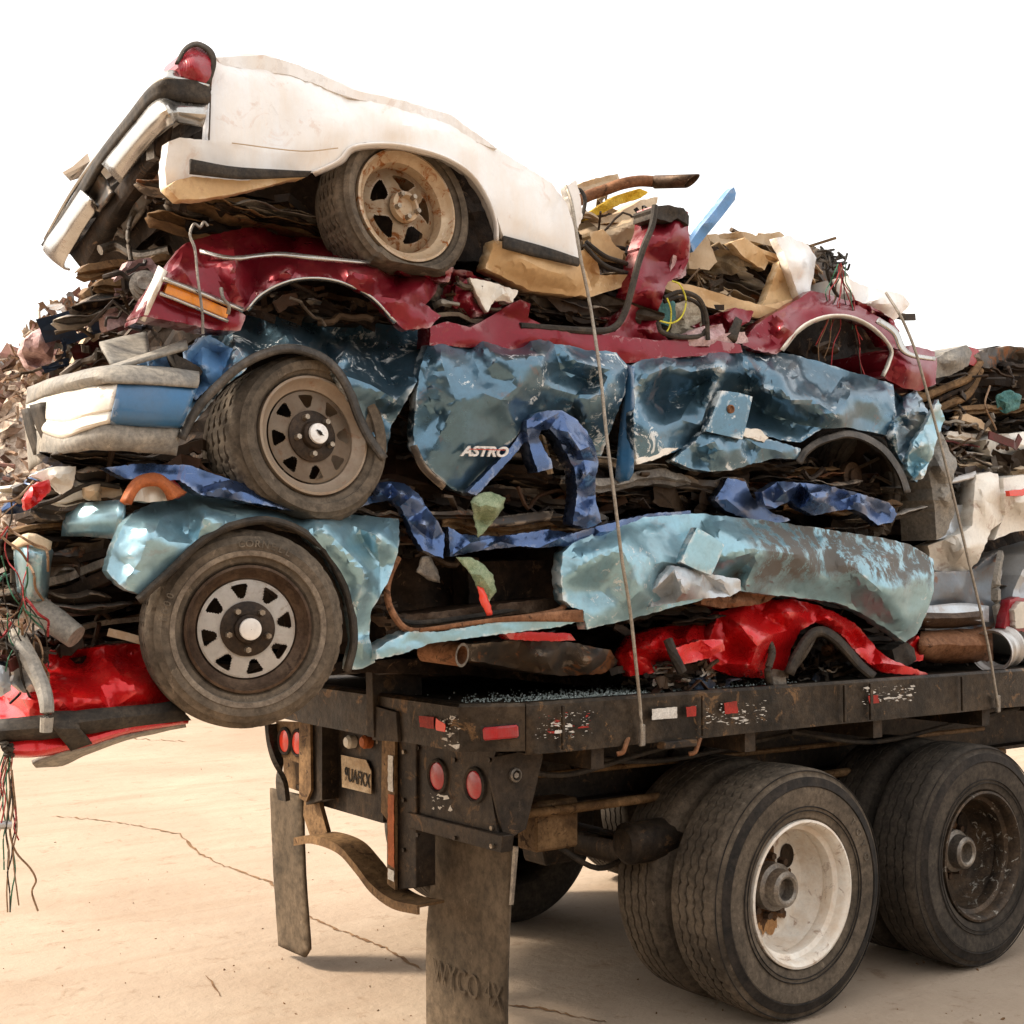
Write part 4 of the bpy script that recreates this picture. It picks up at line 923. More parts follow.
hose('tail_pipe', 'iron', WS, [(100,250,1.2),(118,246,1.2),(140,256,1.1),(170,250,1.0)], .02)
hose('bent_rod', 'iron', WS, [(131,260,.9),(128,235,.9),(133,215,.9),(150,190,.9),(162,175,.9)], .008)
# cabin torn open: tan trim, pipe, far white panels
sheet('seat_cushion', 'tan2', WS, [(588,221,.1),(622,212,.1),(640,200,.15),(658,197,.2),(652,225,.2),(645,245,.1),(620,255,.05),(606,234,0)], y=.42, inner=[(620,230,-.03),(640,222,-.04)], crum=.02, seed=41, res=4, depth=.12, smooth=True)
sheet('door_card', 'tan', WS, [(590,232),(603,229),(610,236),(616,246),(624,252),(622,260),(606,258),(592,250)], y=.28, crum=.015, seed=42, res=3, depth=.05)
sheet('seat_cushion', 'tan2', WS, [(612,240),(636,230),(650,226),(648,246),(640,260),(626,258)], y=.5, inner=[(630,245,-.05)], crum=.03, seed=43, res=4, depth=.1, smooth=True)
sheet('floor_panel', 'tan', WS, [(560,262),(584,250),(597,256),(600,275),(628,275),(636,282),(590,297),(560,291),(556,275)], y=.2, nrand=6, amp=.05, crum=.03, seed=44, res=4, lip=.05)
sheet('sill_panel', 'tan', WS, [(668,280),(700,288),(740,300),(764,306),(790,300),(806,297),(800,310),(770,318),(735,316),(690,300),(664,288)], y=.25, nrand=6, amp=.03, crum=.015, seed=45, res=4, lip=.05)
sheet('inner_panel', 'tan', WS, [(754,312),(766,300),(772,280),(780,262),(790,255),(797,282),(798,302),(775,312)], y=.3, nrand=5, amp=.06, crum=.03, seed=46, res=4, lip=.04)
sheet('inner_panel', 'tan', WS, [(730,243),(744,238),(762,250),(768,262),(764,270),(745,258)], y=.35, nrand=3, amp=.04, crum=.02, seed=47, res=4, lip=.04)
sheet('inner_panel', 'tan2', WS, [(704,235),(740,232),(755,236),(778,232),(790,240),(770,246),(745,240),(715,245)], y=.45, nrand=5, amp=.05, crum=.03, seed=48, res=4, lip=.05)
sheet('inner_panel', 'tan2', WS, [(690,246),(706,234),(716,262),(708,270),(690,268)], y=.4, nrand=3, amp=.05, crum=.03, seed=49, res=4, lip=.05)
sheet('door_skin', 'white', WS, [(776,238,.02),(790,236,.04),(808,246,.06),(816,258,.05),(812,280,.02),(808,302),(800,301),(793,280,-.01),(786,258,-.02)], y=.28, inner=[(800,262,-.04),(803,285,-.02)], crum=.012, seed=50, res=4, lip=.04)
sheet('hood_panel', 'white', WS, [(847,276,.05),(852,281,.02),(868,287,.02),(890,291),(903,295,.02),(910,304,.03),(903,312,.05),(895,320,.06),(875,318,.03),(860,308),(852,292)], y=.30, inner=[(875,300,-.05),(890,305,-.04)], crum=.01, seed=51, res=4, depth=.5, smooth=True)
sheet('door_frame', 'dark', WS, [(807,246),(830,252),(848,275),(862,310),(850,306),(830,290),(818,275),(815,256)], y=.5, nrand=4, amp=.04, crum=.02, seed=52, res=4, depth=.3)
junk('cabin_wreckage', 'junk_tan', WS, [(568,215),(600,190),(650,215),(690,262),(720,240),(790,240),(800,300),(760,300),(700,285),(640,290),(585,270)], .3, 1.1, 95, 53, (.06,.32), flow=.1)
junk('wreckage', 'junk', WS, [(570,200),(600,185),(640,200),(650,250),(700,250),(760,250),(790,300),(680,290),(600,285)], .35, 1.2, 80, 54, (.06,.28), flow=.2)
junk('wreckage', 'junk', WS, [(812,255),(850,275),(905,315),(890,325),(850,305),(815,290)], .4, 1.2, 40, 55, (.06,.22), flow=-.3)
core(WS, [(575,235),(605,212),(650,218),(720,250),(790,250),(850,285),(895,320),(800,318),(700,305),(600,296)], 56, y=.6, depth=1.0)
bm = bmesh.new(); P = smooth_path(path3([(572,204,.5),(588,196,.48),(605,190,.45),(622,184,.4),(640,181,.38),(658,182,.36)]), 6); tube(bm, P, .024, 14); ep = obj('exhaust_pipe', bm, 'rust', WS, True)
bm = bmesh.new(); a = at(655,182,y=.36); b = at(692,181,y=.20); n_ = 20; d_ = (b-a).normalized(); s1 = d_.cross(Vector((0,0,1))).normalized(); s2 = s1.cross(d_)
r1 = [];r2 = []
for i in range(n_):
    th = 2*math.pi*i/n_; o_ = s1*math.cos(th)*.026+s2*math.sin(th)*.026; r1.append(bm.verts.new(a+o_)); r2.append(bm.verts.new(b+o_+d_*(.03*math.sin(th))))
for i in range(n_): bm.faces.new((r1[i], r1[(i+1) % n_], r2[(i+1) % n_], r2[i]))
obj('pipe_tip', bm, 'rimdark', ep, True, [('SOLIDIFY', dict(thickness=.004, offset=0))])
sheet('yellow_foam', 'yellow', WS, [(582,217),(600,206),(618,195),(640,189),(648,192),(640,198),(620,204),(600,214),(586,220)], y=.5, nrand=4, amp=.04, crum=.03, seed=57, res=3, lip=.03)
sheet('bent_flap', 'tan2', WS, [(572,187),(590,180),(617,174),(619,180),(600,186),(578,192)], y=.55, nrand=3, amp=.04, crum=.02, seed=58, res=3, lip=.03)
hose('seal', 'rubber', WS, [(571,191,.3),(580,190,.3),(585,200,.28),(582,215,.28),(574,222,.28)], .008)
hose('seal', 'rubber', WS, [(584,245,.2),(600,262,.2),(615,270,.2),(640,276,.22)], .009)
hose('seal', 'rubber', WS, [(586,242,.22),(605,256,.22),(622,262,.22),(636,268,.24)], .009)
sheet('mirror_glass', 'white', WS, [(565,187),(576,180),(580,200),(582,215),(578,228),(570,205)], y=.2, crum=.01, seed=59, res=3, lip=.03)
# black wiring bundle and hanging coloured wires on the white car
def wires(name, parent, starts, length, seed, y, mats=('wire_dark','wire_red','wire_green','wire_brown'), spread=14, r=.0022, wav=4):
    rnd = random.Random(seed)
    for i, (sx, sy) in enumerate(starts):
        x, yy = sx, sy; P = [(x, yy, y)]; L = length*rnd.uniform(.6, 1.1); k = 7; dx = rnd.uniform(-1, 1)*spread/k
        for j in range(k): x += dx+rnd.uniform(-wav, wav); yy += L/k; P.append((x, yy, y+rnd.uniform(-.02, .02)))
        hose(name, mats[i % len(mats)], parent, P, r, sm=4, n=5)
rnd = random.Random(8)
wires('wire', WS, [(838+rnd.uniform(0, 8), 262+rnd.uniform(0, 8)) for _ in range(11)], 105, 4, .16, ('wire_red','wire_dark','wire_red','wire_green','wire_brown'), 26, .0026)
bm = bmesh.new(); rnd = random.Random(3)
for i in range(9):
    c = (830+rnd.uniform(-6, 12), 252+rnd.uniform(-6, 12)); P = [(c[0]+rnd.uniform(-9, 9), c[1]+rnd.uniform(-9, 9), .22+rnd.uniform(-.04, .04)) for _ in range(5)]
    tube(bm, smooth_path(path3(P), 4), .0055, 6)
obj('wiring_knot', bm, 'wire_dark', WS, True)
hose('hose', 'rubber', WS, [(825,258,.3),(828,275,.3),(833,288,.3),(839,298,.3)], .009)
# ===== maroon sedan
MS = thing('maroon_sedan', (.2, 1.0, 2.45), 'crushed maroon sedan, second from the top, buckled fender and upright door pillar', 'car', 'crushed cars stacked on the trailer')
H = [(170,262,.05),(186,244,.15),(198,239,.22),(232,231,.3),(262,226,.35),(300,230,.35),(345,243,.3),(380,256,.25),(415,262,.22),(440,272,.2),(436,290,.1),(425,305,.04),(440,316,.02),(430,327),(405,330),(396,322),(372,296),(345,282),(318,277),(290,279),(262,292),(246,310),(232,306),(200,291),(165,277)]
sheet('fender', 'maroon', MS, H, y=.06, inner=[(205,265,.02),(235,262,-.03),(255,285,.05),(262,256,.14),(300,262,.05),(330,262,.08),(350,272,-.02),(375,278,-.04),(395,285,.06),(400,300,-.02),(290,270,-.03),(235,285,-.03),(285,245,.2),(325,250,.12),(218,275,.01)], nrand=20, amp=.05, crum=.016, freq=5, res=4, seed=61, soft=1, lip=.03)
loft('chrome_strip', 'chrome', MS, [[(200,250,.15),(200,253,.14)],[(232,257,.07),(232,260,.06)],[(275,253,.12),(275,256,.11)],[(320,257,.08),(320,260,.07)],[(370,262,.12),(370,264,.11)]], thick=.01)
ml_ = sheet('fender_extension', 'maroon', MS, [(163,278),(200,292),(232,308),(245,316),(240,330),(215,330),(180,322),(140,316),(136,322),(150,298)], y=.08, nrand=6, amp=.02, crum=.006, seed=62, res=4, lip=.1)
loft('marker_frame', 'chrome', MS, [[(163,277,.05),(163,280,.04)],[(200,291,.05),(200,294,.04)],[(243,309,.05),(243,312,.04)]], thick=.01)
loft('marker_frame', 'chrome', MS, [[(160,292,.05),(160,294,.04)],[(195,306,.05),(195,308,.04)],[(228,320,.05),(228,322,.04)]], thick=.008)
sheet('marker_light', 'lens_orange', MS, [(168,284),(200,297),(229,310),(226,319),(196,306),(165,293)], y=.055, crum=.001, seed=63, res=4, lip=.03, jag=0)
loft('arch_trim', 'chrome', MS, [[(x,y,.05),(x+dx,y+dy,.07)] for x,y,dx,dy in [(246,310,2,1),(262,293,2,2),(290,280,1,2.5),(318,278,0,2.5),(345,283,-1,2),(372,297,-1,2),(396,322,-2,2)]], thick=.006)
loft('bumper_end', 'hatch', MS, [[(160,266,.12),(166,270,.06)],[(152,285,.12),(158,288,.05)],[(135,317,.14),(143,322,.08)]], thick=.012, crum=.008)
sheet('front_panel', 'pinkfoam', MS, [(128,262),(150,258),(160,270),(150,295),(130,322),(108,330),(104,315),(118,300),(114,280)], y=.5, nrand=7, amp=.12, crum=.04, seed=64, res=4, lip=.05)
c = at(144,283,y=.3); bm = bmesh.new(); lathe(bm, [(.001,.0),(.02,-.002),(.022,.01),(.034,.012),(.036,.03),(.048,.032),(.05,.09)], 28); obj('horn', xf(bm, Matrix.Translation(c) @ Matrix.Rotation(R(-25), 4, 'Z')), 'iron', MS, True)
junk('wreckage', 'junk', MS, [(125,270),(150,262),(165,262),(165,290),(130,315),(112,318)], .3, .9, 40, 65, (.04,.2), flow=.5)
junk('wreckage', 'junk', MS, [(255,300),(290,284),(340,288),(385,315),(370,322),(260,318)], .15, .5, 40, 66, (.04,.16))
junk('wreckage', 'junk_bits', MS, [(425,270),(480,270),(515,300),(500,320),(440,320),(420,300)], .12, .4, 56, 67, (.04,.14))
sheet('crumpled_bracket', 'hatch', MS, [(470,278),(486,282),(500,286),(517,291),(512,302),(495,300),(487,312),(478,295)], y=.12, nrand=4, amp=.04, crum=.02, seed=68, res=3, lip=.02)
sheet('inner_fender', 'maroon', MS, [(436,276),(450,268),(472,272),(482,290),(470,305),(450,310),(440,300)], y=.2, nrand=7, amp=.08, crum=.03, seed=69, res=4, lip=.03)
sheet('cowl_panel', 'tan2', MS, [(246,226),(255,217),(272,218),(290,226),(280,234),(255,234)], y=.5, nrand=3, amp=.04, crum=.02, seed=70, res=3, lip=.06)
for i_, (o_, y_, sd_) in enumerate([([(456,286),(474,276),(498,284),(506,300),(492,312),(470,318),(452,306)], .18, 90),([(540,296),(575,300),(612,312),(622,322),(600,326),(566,318),(545,310)], .30, 91),([(692,326),(712,316),(735,308),(752,312),(748,322),(728,332),(706,338)], .20, 92),([(388,262),(412,262),(436,270),(452,268),(448,282),(430,280),(405,276)], .14, 93),([(856,300),(872,306),(890,318),(900,332),(886,330),(868,318)], .16, 94)]):
    sheet('torn_panel', 'maroon', MS, o_, y=y_, nrand=9, amp=.07, crum=.03, res=3, seed=sd_, soft=1, lip=.03)
layers(MS, [(260,300),(380,300),(380,322),(260,322)], .25, 5, 191, (.2,.4), slope=-.1)
layers(MS, [(530,300),(625,306),(615,328),(540,322)], .2, 7, 192, (.25,.5), slope=-.12)
layers(MS, [(680,292),(770,312),(750,330),(690,325)], .3, 6, 193, (.25,.5), slope=-.1)
layers(MS, [(110,268),(165,262),(160,300),(110,325)], .5, 8, 194, (.2,.5), slope=.3)
# sill, pillar and quarter
sheet('sill', 'maroon', MS, [(430,327),(448,322),(470,328),(492,316,.04),(508,306,.06),(520,300,.08),(530,304,.05),(528,318,.02),(545,327),(575,329),(600,335),(660,341),(700,338,.02),(740,345),(742,352),(670,358),(620,364),(560,356),(500,348),(430,345)], y=.10, nrand=8, amp=.02, crum=.01, seed=71, res=5, lip=.08)
sheet('rear_door_opening', 'maroon', MS, [(515,302),(540,300),(560,306),(600,318),(615,330),(560,328),(520,322),(508,314)], y=.35, nrand=6, amp=.05, crum=.02, seed=72, res=4, lip=.05)
PL = [(653,206,.1),(670,205,.06),(688,212,.04),(689,240),(688,262),(680,276),(668,282),(664,292),(662,302),(657,312),(656,322),(663,334),(672,345),(640,348),(600,346),(600,335),(615,332),(624,318),(631,300),(637,276),(643,252),(650,232)]
sheet('door_pillar', 'maroon', MS, PL, y=.14, inner=[(668,240,-.03),(660,262,.03),(652,290,-.03),(645,315,.03),(650,330,-.02),(672,262,.03),(662,225,.02),(676,228,-.03),(640,335,.02)], nrand=6, amp=.012, crum=.006, freq=5, res=3, seed=73, soft=2, depth=.10, smooth=True)
sheet('pillar_cap', 'rubber', MS, [(653,207),(668,205),(684,208),(689,216),(688,226),(678,218),(672,222),(660,220),(653,218)], y=.12, nrand=3, amp=.02, crum=.02, seed=74, res=3, depth=.12)
sheet('pillar_trim', 'pinkfoam', MS, [(676,222),(688,220),(690,245),(686,275),(678,279),(670,272),(674,250)], y=.16, nrand=4, amp=.03, crum=.02, seed=75, res=3, lip=.03)
hose('door_seal', 'rubber', MS, [(655,206,.12),(652,226,.11),(644,246,.10),(637,268,.10),(631,292,.09),(625,312,.09),(616,326,.09),(600,331,.09),(560,329,.09),(520,326,.1)], .0135, n=8)
hose('door_seal', 'rubber', MS, [(658,322,.1),(662,332,.09),(680,337,.09),(700,336,.1),(706,330,.1)], .010)
hose('loose_hose', 'rubber', MS, [(664,298,.12),(680,292,.1),(698,298,.08),(706,315,.08),(708,340,.08)], .010)
hose('loose_hose', 'rubber', MS, [(664,302,.16),(682,297,.14),(700,306,.12),(704,325,.12)], .008)
hose('yellow_wire', 'wire_yellow', MS, [(672,281,.1),(680,285,.08),(686,300,.08),(682,316,.08),(672,323,.08),(660,321,.08)], .0035, n=6)
hose('yellow_wire', 'wire_yellow', MS, [(667,298,.1),(671,310,.1),(670,325,.1),(666,333,.1)], .0035, n=6)
sheet('teal_foam', 'teal_bag', MS, [(658,304),(668,296),(675,302),(676,318),(668,326),(658,322)], y=.2, nrand=3, amp=.04, crum=.03, seed=76, res=3, depth=.1)
sheet('grey_foam', 'cloth', MS, [(672,305),(686,300),(700,310),(702,325),(690,334),(672,334)], y=.24, nrand=5, amp=.06, crum=.05, seed=77, res=3, depth=.1)
sheet('faded_trim', 'pinkfoam', MS, [(686,334),(700,328),(722,324),(724,334),(745,332),(748,342),(720,346),(688,346)], y=.12, nrand=5, amp=.04, crum=.03, seed=78, res=3, lip=.05)
loft('window_seal', 'rubber', MS, [[(735,318,.14),(742,322,.12)],[(726,338,.12),(736,342,.1)]], thick=.02)
MQ = [(742,345,.03),(748,335,.06),(756,325,.08),(772,315,.1),(790,305,.1),(811,291,.1),(835,297,.12),(853,303,.1),(880,318,.08),(893,327,.06),(899,338,.03),(903,350),(884,345),(874,328),(850,317),(825,317),(800,328),(782,350),(776,354),(755,350)]
sheet('quarter_panel', 'maroon', MS, MQ, y=.10, inner=[(780,325,-.02),(800,312,.02),(770,338,.03),(830,306,.0)], nrand=8, amp=.02, crum=.008, seed=79, res=4, soft=2, lip=.05)
loft('arch_trim', 'hatch', MS, [[(x,y,.085),(x+dx,y+dy,.12)] for x,y,dx,dy in [(781,350,2,1),(799,328,2,2),(824,316,0,3),(851,316,-1,3),(875,328,-3,2),(892,348,-3,1),(890,362,-3,0),(884,376,-3,0)]], thick=.008)
loft('chrome_strip', 'chrome', MS, [[(876,322,.09),(878,318,.1)],[(893,334,.07),(896,330,.08)],[(900,350,.06),(904,347,.07)],[(912,357,.06),(913,354,.07)],[(934,361,.08),(935,357,.08)]], thick=.012)
sheet('wheel_well', 'under', MS, [(784,350),(800,330),(825,319),(850,319),(874,331),(890,350),(886,378),(860,372),(820,362)], y=.42, nrand=5, amp=.08, crum=.04, seed=80, res=5, lip=.1)
sheet('rear_corner', 'maroon', MS, [(885,378,.05),(893,350),(905,353,.0),(912,345,.05),(935,352,.1),(937,362,.05),(936,384,.03),(920,391,.04),(902,388,.03)], y=.10, inner=[(910,368,-.03),(925,365,0)], nrand=4, amp=.03, crum=.01, seed=81, res=4, depth=.5, smooth=True)
bm = bmesh.new(); tube(bm, smooth_path(path3([(822,352,.3),(835,350,.25),(828,345,.3),(815,350,.3)]), 5), .02, 8); obj('brake_line', bm, 'rimdark', MS, True)
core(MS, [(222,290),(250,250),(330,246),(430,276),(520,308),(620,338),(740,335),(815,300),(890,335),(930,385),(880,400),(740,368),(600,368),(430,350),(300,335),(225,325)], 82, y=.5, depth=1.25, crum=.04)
junk('wreckage', 'junk', MS, [(515,285),(600,285),(640,300),(620,325),(560,322),(515,308)], .2, .6, 60, 83, (.08,.34), flow=-.2)
junk('wreckage', 'junk', MS, [(660,285),(760,305),(760,335),(690,335)], .25, .7, 40, 84, (.06,.25))
for i, (a, b) in enumerate([((592,288),(640,276)),((596,305),(640,290))]):
    loft('blue_liner', 'bluepipe', MS, [[(a[0],a[1],.4),(a[0]+4,a[1]+7,.38)],[(b[0],b[1],.42),(b[0]+2,b[1]+7,.4)]], thick=.01)
# ===== teal blue van
VN = thing('blue_van', (.2, 1.0, 2.0), 'crushed dark blue van, third layer down, badge on door, white and blue bumper', 'car', 'crushed cars stacked on the trailer')
Fd = [(180,436,.0),(188,405,.02),(193,375,.05),(190,352,.12),(207,334,.2),(229,315,.25),(262,316,.28),(300,319,.28),(360,322,.25),(421,329,.2),(420,355,.1),(416,382,.02),(400,410,.03),(390,425,.05),(386,452,.06),(375,446,.04),(366,437,.03),(353,402,.0),(334,372,-.01),(308,354,-.01),(287,349,0),(257,359,0),(226,385,0),(199,416,0)]
sheet('fender', 'teal', VN, Fd, y=.06, inner=[(215,352,.14),(235,345,.0),(262,335,.13),(290,338,.02),(325,350,.14),(345,352,.0),(375,350,.12),(370,385,-.02),(390,385,.05),(395,400,-.03),(380,415,.02),(350,335,.2),(390,340,.1),(210,385,.04),(315,330,.15)], nrand=10, amp=.04, crum=.016, freq=5, res=4, seed=101, soft=1, lip=.03)
arcV = [(178,437),(186,420),(198,401),(214,384),(234,366),(258,352),(286,345),(314,350),(336,364),(352,388),(362,415),(373,437),(387,457)]
def normals(P, w):
    out = []
    for i, p in enumerate(P):
        a = P[max(0, i-1)]; b = P[min(len(P)-1, i+1)]; t = (b[0]-a[0], b[1]-a[1]); L = math.hypot(*t); out.append((p[0]-t[1]/L*w, p[1]+t[0]/L*w))
    return out
def arch(name, mat, parent, P, w, y, thick=.02, bulge=.03, back=.06, seed=1):
    Nn = normals(P, w); Mm = normals(P, w*.5)
    return loft(name, mat, parent, [[(a[0],a[1],y), (m_[0],m_[1],y-bulge), (b[0],b[1],y), (b[0],b[1],y+back)] for a, m_, b in zip(P, Mm, Nn)], 4, 3, thick, .003, seed)
arch('wheel_arch_flare', 'flare', VN, arcV, 7, .05, .008, .010, .05, 3)
car_wheel(VN, at(315,435,y=.06), (R(-7), R(6), R(1)), .288, .19, dict(barrel='rimbrown', disc='rimbrown', hub='rimblack2', cap='rimsilver'), 'eight', .24, lambda th, r, y: ((min(r, .255/max(.1, -math.sin(th+.25)))*(1-.06*max(0, math.cos(th-2.3))**2) if r > .22 else r), y*1.1), False, 'tyre_b')
bm = bmesh.new(); cc = at(315,435,y=.06)+Euler((R(-7), R(6), R(1))).to_matrix() @ Vector((0, -.034, 0))
v_ = [bm.verts.new(Vector((x*.001, 0, z*.001))) for x, z in [(-17,-3),(-7,-3),(-6,-6),(8,-6),(7,-3),(17,3),(7,3),(6,6),(-8,6),(-7,3),(-13,3)]]
f_ = bm.faces.new(v_); bmesh.ops.solidify(bm, geom=[f_], thickness=.002); bmesh.ops.transform(bm, matrix=Matrix.Translation(cc) @ Euler((R(-7), R(6), R(1))).to_matrix().to_4x4() @ Matrix.Rotation(R(35), 4, 'Y'), verts=bm.verts[:])
obj('wheel_emblem', bm, 'rubber', [o for o in VN.children if o.name.startswith('wheel') and not o.name.startswith('wheel_')][0])
D1 = [(430,339,.08),(452,330,.12),(476,326,.12),(518,329,.1),(553,343,.04),(585,348,.06),(616,353,.05),(627,366,.03),(625,392,.02),(612,425,.04),(600,458,.08),(585,447,.1),(567,424,.1),(548,412,.05),(532,414,0),(519,431,-.01),(508,446),(500,460,.02),(488,482,.05),(471,495,.04),(455,490,.04),(440,480,.02),(425,462,.01),(413,446,.04),(416,400,.03),(421,365,.04)]
sheet('front_door', 'teal', VN, D1, y=.05, inner=[(440,360,-.02),(470,352,.03),(500,358,-.04),(545,356,-.05),(510,342,.09),(480,375,.0),(455,400,-.03),(500,400,-.045),(540,385,-.03),(560,370,.02),(577,362,-.04),(590,380,.04),(600,395,-.03),(575,395,0),(440,435,-.006),(470,450,-.010),(500,430,-.010),(455,462,.0),(585,420,.0),(530,400,-.02),(610,370,-.02)], nrand=10, amp=.02, crum=.012, freq=4, res=4, seed=102, soft=1, lip=.04)
sheet('door_edge', 'navy', VN, [(536,416),(528,437),(516,452),(498,472),(476,495),(468,492),(490,470),(512,446),(524,428)], y=.035, crum=.004, seed=103, res=3, lip=.03)
loft('door_edge', 'dark', VN, [[(411,446,.05),(416,445,.03)],[(420,468,.05),(426,465,.03)],[(442,489,.05),(446,484,.03)]], thick=.012)
bT = Matrix.Translation(at(483,452.5,y=.0)) @ Matrix.Rotation(math.pi/2, 4, 'X')
bT = Matrix.Translation(at(484,452,y=.005)) @ orient(Vector(), (1, -.02, .035), (0, 0, 1)) @ Matrix.Diagonal((1.28, 1, 1, 1))
bd = flat_text('ASTRO', .047, bT, 'door_badge', VN, 'letter_white', .003, .35, 1.0, .0016)
bT2 = Matrix.Translation(at(485,449.6,y=-.0005)) @ orient(Vector(), (1, -.02, .035), (0, 0, 1))
bm = bmesh.new(); box(bm, (-.068, -.0016, .0036), (.080, .0016, .0048), bT2); obj('badge_stripe', bm, 'letter_red', bd)
# slider: long battered side
S1 = [(632,366,.03),(645,358,.06),(670,350,.1),(700,346,.12),(734,345,.13),(765,350,.12),(797,356,.12),(820,362,.1),(846,371,.1),(870,377,.08),(892,385,.06),(895,404,.02),(896,424),(890,436,.02),(872,432,.0),(845,427,-.02),(822,428,-.02),(800,442,0),(780,440,.02),(755,432,.02),(720,432,.03),(700,434,.04),(690,444,.03),(674,452),(655,458,-.01),(637,464,-.01),(634,440,-.02),(634,400,-.01)]
sheet('side_panel', 'teal', VN, S1, y=.05, inner=[(648,375,-.03),(690,372,.0),(724,366,-.05),(745,372,.05),(700,385,.05),(712,392,-.03),(680,420,.0),(650,445,-.02),(668,400,.08),(735,395,.07),(750,400,.09),(765,392,-.02),(775,415,.06),(790,400,-.05),(800,425,.03),(812,400,-.03),(805,380,.04),(830,395,.02),(835,415,-.05),(850,395,-.03),(870,400,-.02),(880,415,.0),(760,365,.02),(780,375,-.03),(700,425,-.01),(720,410,.05),(850,380,.03),(645,420,-.03)], nrand=6, amp=.02, crum=.012, freq=4, res=4, seed=104, soft=1, lip=.04)
sheet('side_moulding', 'hatch', VN, [(636,452),(656,449),(678,448),(668,454),(655,459),(637,464)], y=.03, crum=.003, seed=105, res=3, lip=.02)
sheet('bright_trim', 'hatch', VN, [(742,428),(760,430),(768,438),(764,442),(745,436),(738,432)], y=.02, crum=.01, seed=106, res=3, lip=.02)
ff = sheet('fuel_flap', 'dark', VN, [(722,391),(738,393),(752,397),(747,420),(742,439),(724,435),(706,431),(714,410)], y=.0, crum=.003, seed=107, res=4, lip=.03, jag=0)
ff.data.materials[0] = M['teal']
c = at(731,409,y=-.006); bm = bmesh.new(); lathe(bm, [(.018,.004),(.017,-.004),(.012,-.006),(.010,.001),(.001,.002)], 24); obj('filler_cap', xf(bm, Matrix.Translation(c)), 'rust', ff, True)
sheet('rocker_panel', 'teal', VN, [(672,460),(690,446),(704,432),(722,434),(745,438),(770,440),(800,449),(797,459),(775,458),(750,464),(730,470),(710,471),(690,468)], y=.035, inner=[(720,450,-.03),(750,450,.02),(775,450,-.02),(700,458,.02)], nrand=8, amp=.03, crum=.012, seed=108, res=3, soft=1, lip=.04)
loft('hinge_edge', 'bluetrim', VN, [[(626,364,.1),(633,366,.05)],[(622,410,.1),(634,412,.04)],[(616,470,.1),(634,466,.04)],[(618,484,.12),(628,480,.06)]], thick=.01, crum=.008)
arcR = [(796,461),(803,450),(816,440),(832,434),(848,431),(866,435),(884,446),(896,460),(905,476),(910,492)]
arch('wheel_arch_flare', 'flare', VN, arcR, 6, .03, .008, .010, .2, 5)
bm = bmesh.new(); lathe(bm, [(.001,-.012),(.03,-.012),(.032,0),(.062,.0),(.066,.01),(.066,.03),(.05,.04),(.05,.3)], 36); hb = obj('brake_drum', xf(bm, Matrix.Translation(at(853,476,y=.17))), 'rimdark', VN, True)
tb = tyre_mesh(.27, .16, .2, 5, 100, .002, None, False, .006, .01); obj('spare_tyre', xf(tb, Matrix.Translation(at(868,484,y=.28))), 'tyre', VN, True)
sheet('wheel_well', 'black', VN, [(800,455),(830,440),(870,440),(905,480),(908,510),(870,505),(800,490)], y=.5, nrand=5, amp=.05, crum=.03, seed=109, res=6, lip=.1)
RC = [(884,386,.05),(896,392,.0),(903,398,.05),(915,390,.1),(922,402,.12),(930,418,.02),(926,430,.05),(935,445,.04),(925,465,.05),(917,482,.02),(906,470,.0),(897,455),(890,438,.0),(894,420,-.02)]
sheet('rear_corner', 'teal', VN, RC, y=.06, inner=[(905,415,-.04),(915,430,.05),(910,445,.08),(918,405,.0),(900,400,.06),(920,455,-.02)], nrand=8, amp=.05, crum=.025, seed=110, res=3, soft=0, lip=.03)
sheet('torn_rear_panel', 'ice', VN, [(908,455),(915,440),(925,425),(937,400),(944,420),(936,440),(930,462),(922,478),(914,480),(906,470)], y=.03, nrand=6, amp=.06, crum=.03, seed=111, res=3, soft=0, lip=.02)
sheet('rear_pillar', 'plastic', VN, [(926,420,.1),(936,414,.1),(945,440,.05),(957,462,.03),(950,490),(955,510,.03),(946,535,.05),(938,540,.06),(934,500,.04),(928,470,.06)], y=.10, inner=[(940,465,-.04),(945,500,-.02)], nrand=6, amp=.04, crum=.02, seed=112, res=4, soft=1, depth=.2, smooth=True)
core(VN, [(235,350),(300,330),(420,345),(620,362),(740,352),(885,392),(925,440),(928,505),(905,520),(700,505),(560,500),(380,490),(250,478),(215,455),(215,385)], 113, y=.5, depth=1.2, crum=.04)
# bumper
TOP = [(199,374,.06),(160,369,.06),(118,367,.06),(90,371,.12),(70,376,.25),(48,382,.42),(28,390,.72)]
B1 = [(197,388,.03),(160,385,.02),(118,383,.02),(95,385,.09),(74,389,.22),(50,395,.39),(27,404,.70)]
B2 = [(181,427,.03),(150,426,.02),(110,423,.02),(85,430,.09),(63,438,.22),(44,432,.39),(26,424,.70)]
loft('bumper_top', 'plastic', VN, [[(a[0],a[1]-1,a[2]+.10), (a[0],a[1],a[2]+.01), (a[0],(a[1]+b[1])/2,a[2]-.03), b] for a, b in zip(TOP, B1)], 5, 3, .01, .004, 21)
def mid(a, b, t, dy=0): return (a[0]+(b[0]-a[0])*t, a[1]+(b[1]-a[1])*t, a[2]+(b[2]-a[2])*t+dy)
loft('bumper_skin', 'bluetrim', VN, [[(a[0],a[1],a[2]+.01), mid(a,b,.3,-.005), mid(a,b,.8,-.005), (b[0],b[1],b[2]+.02)] for a, b in list(zip(B1, B2))[:3]], 6, 3, .008, .002, 22)
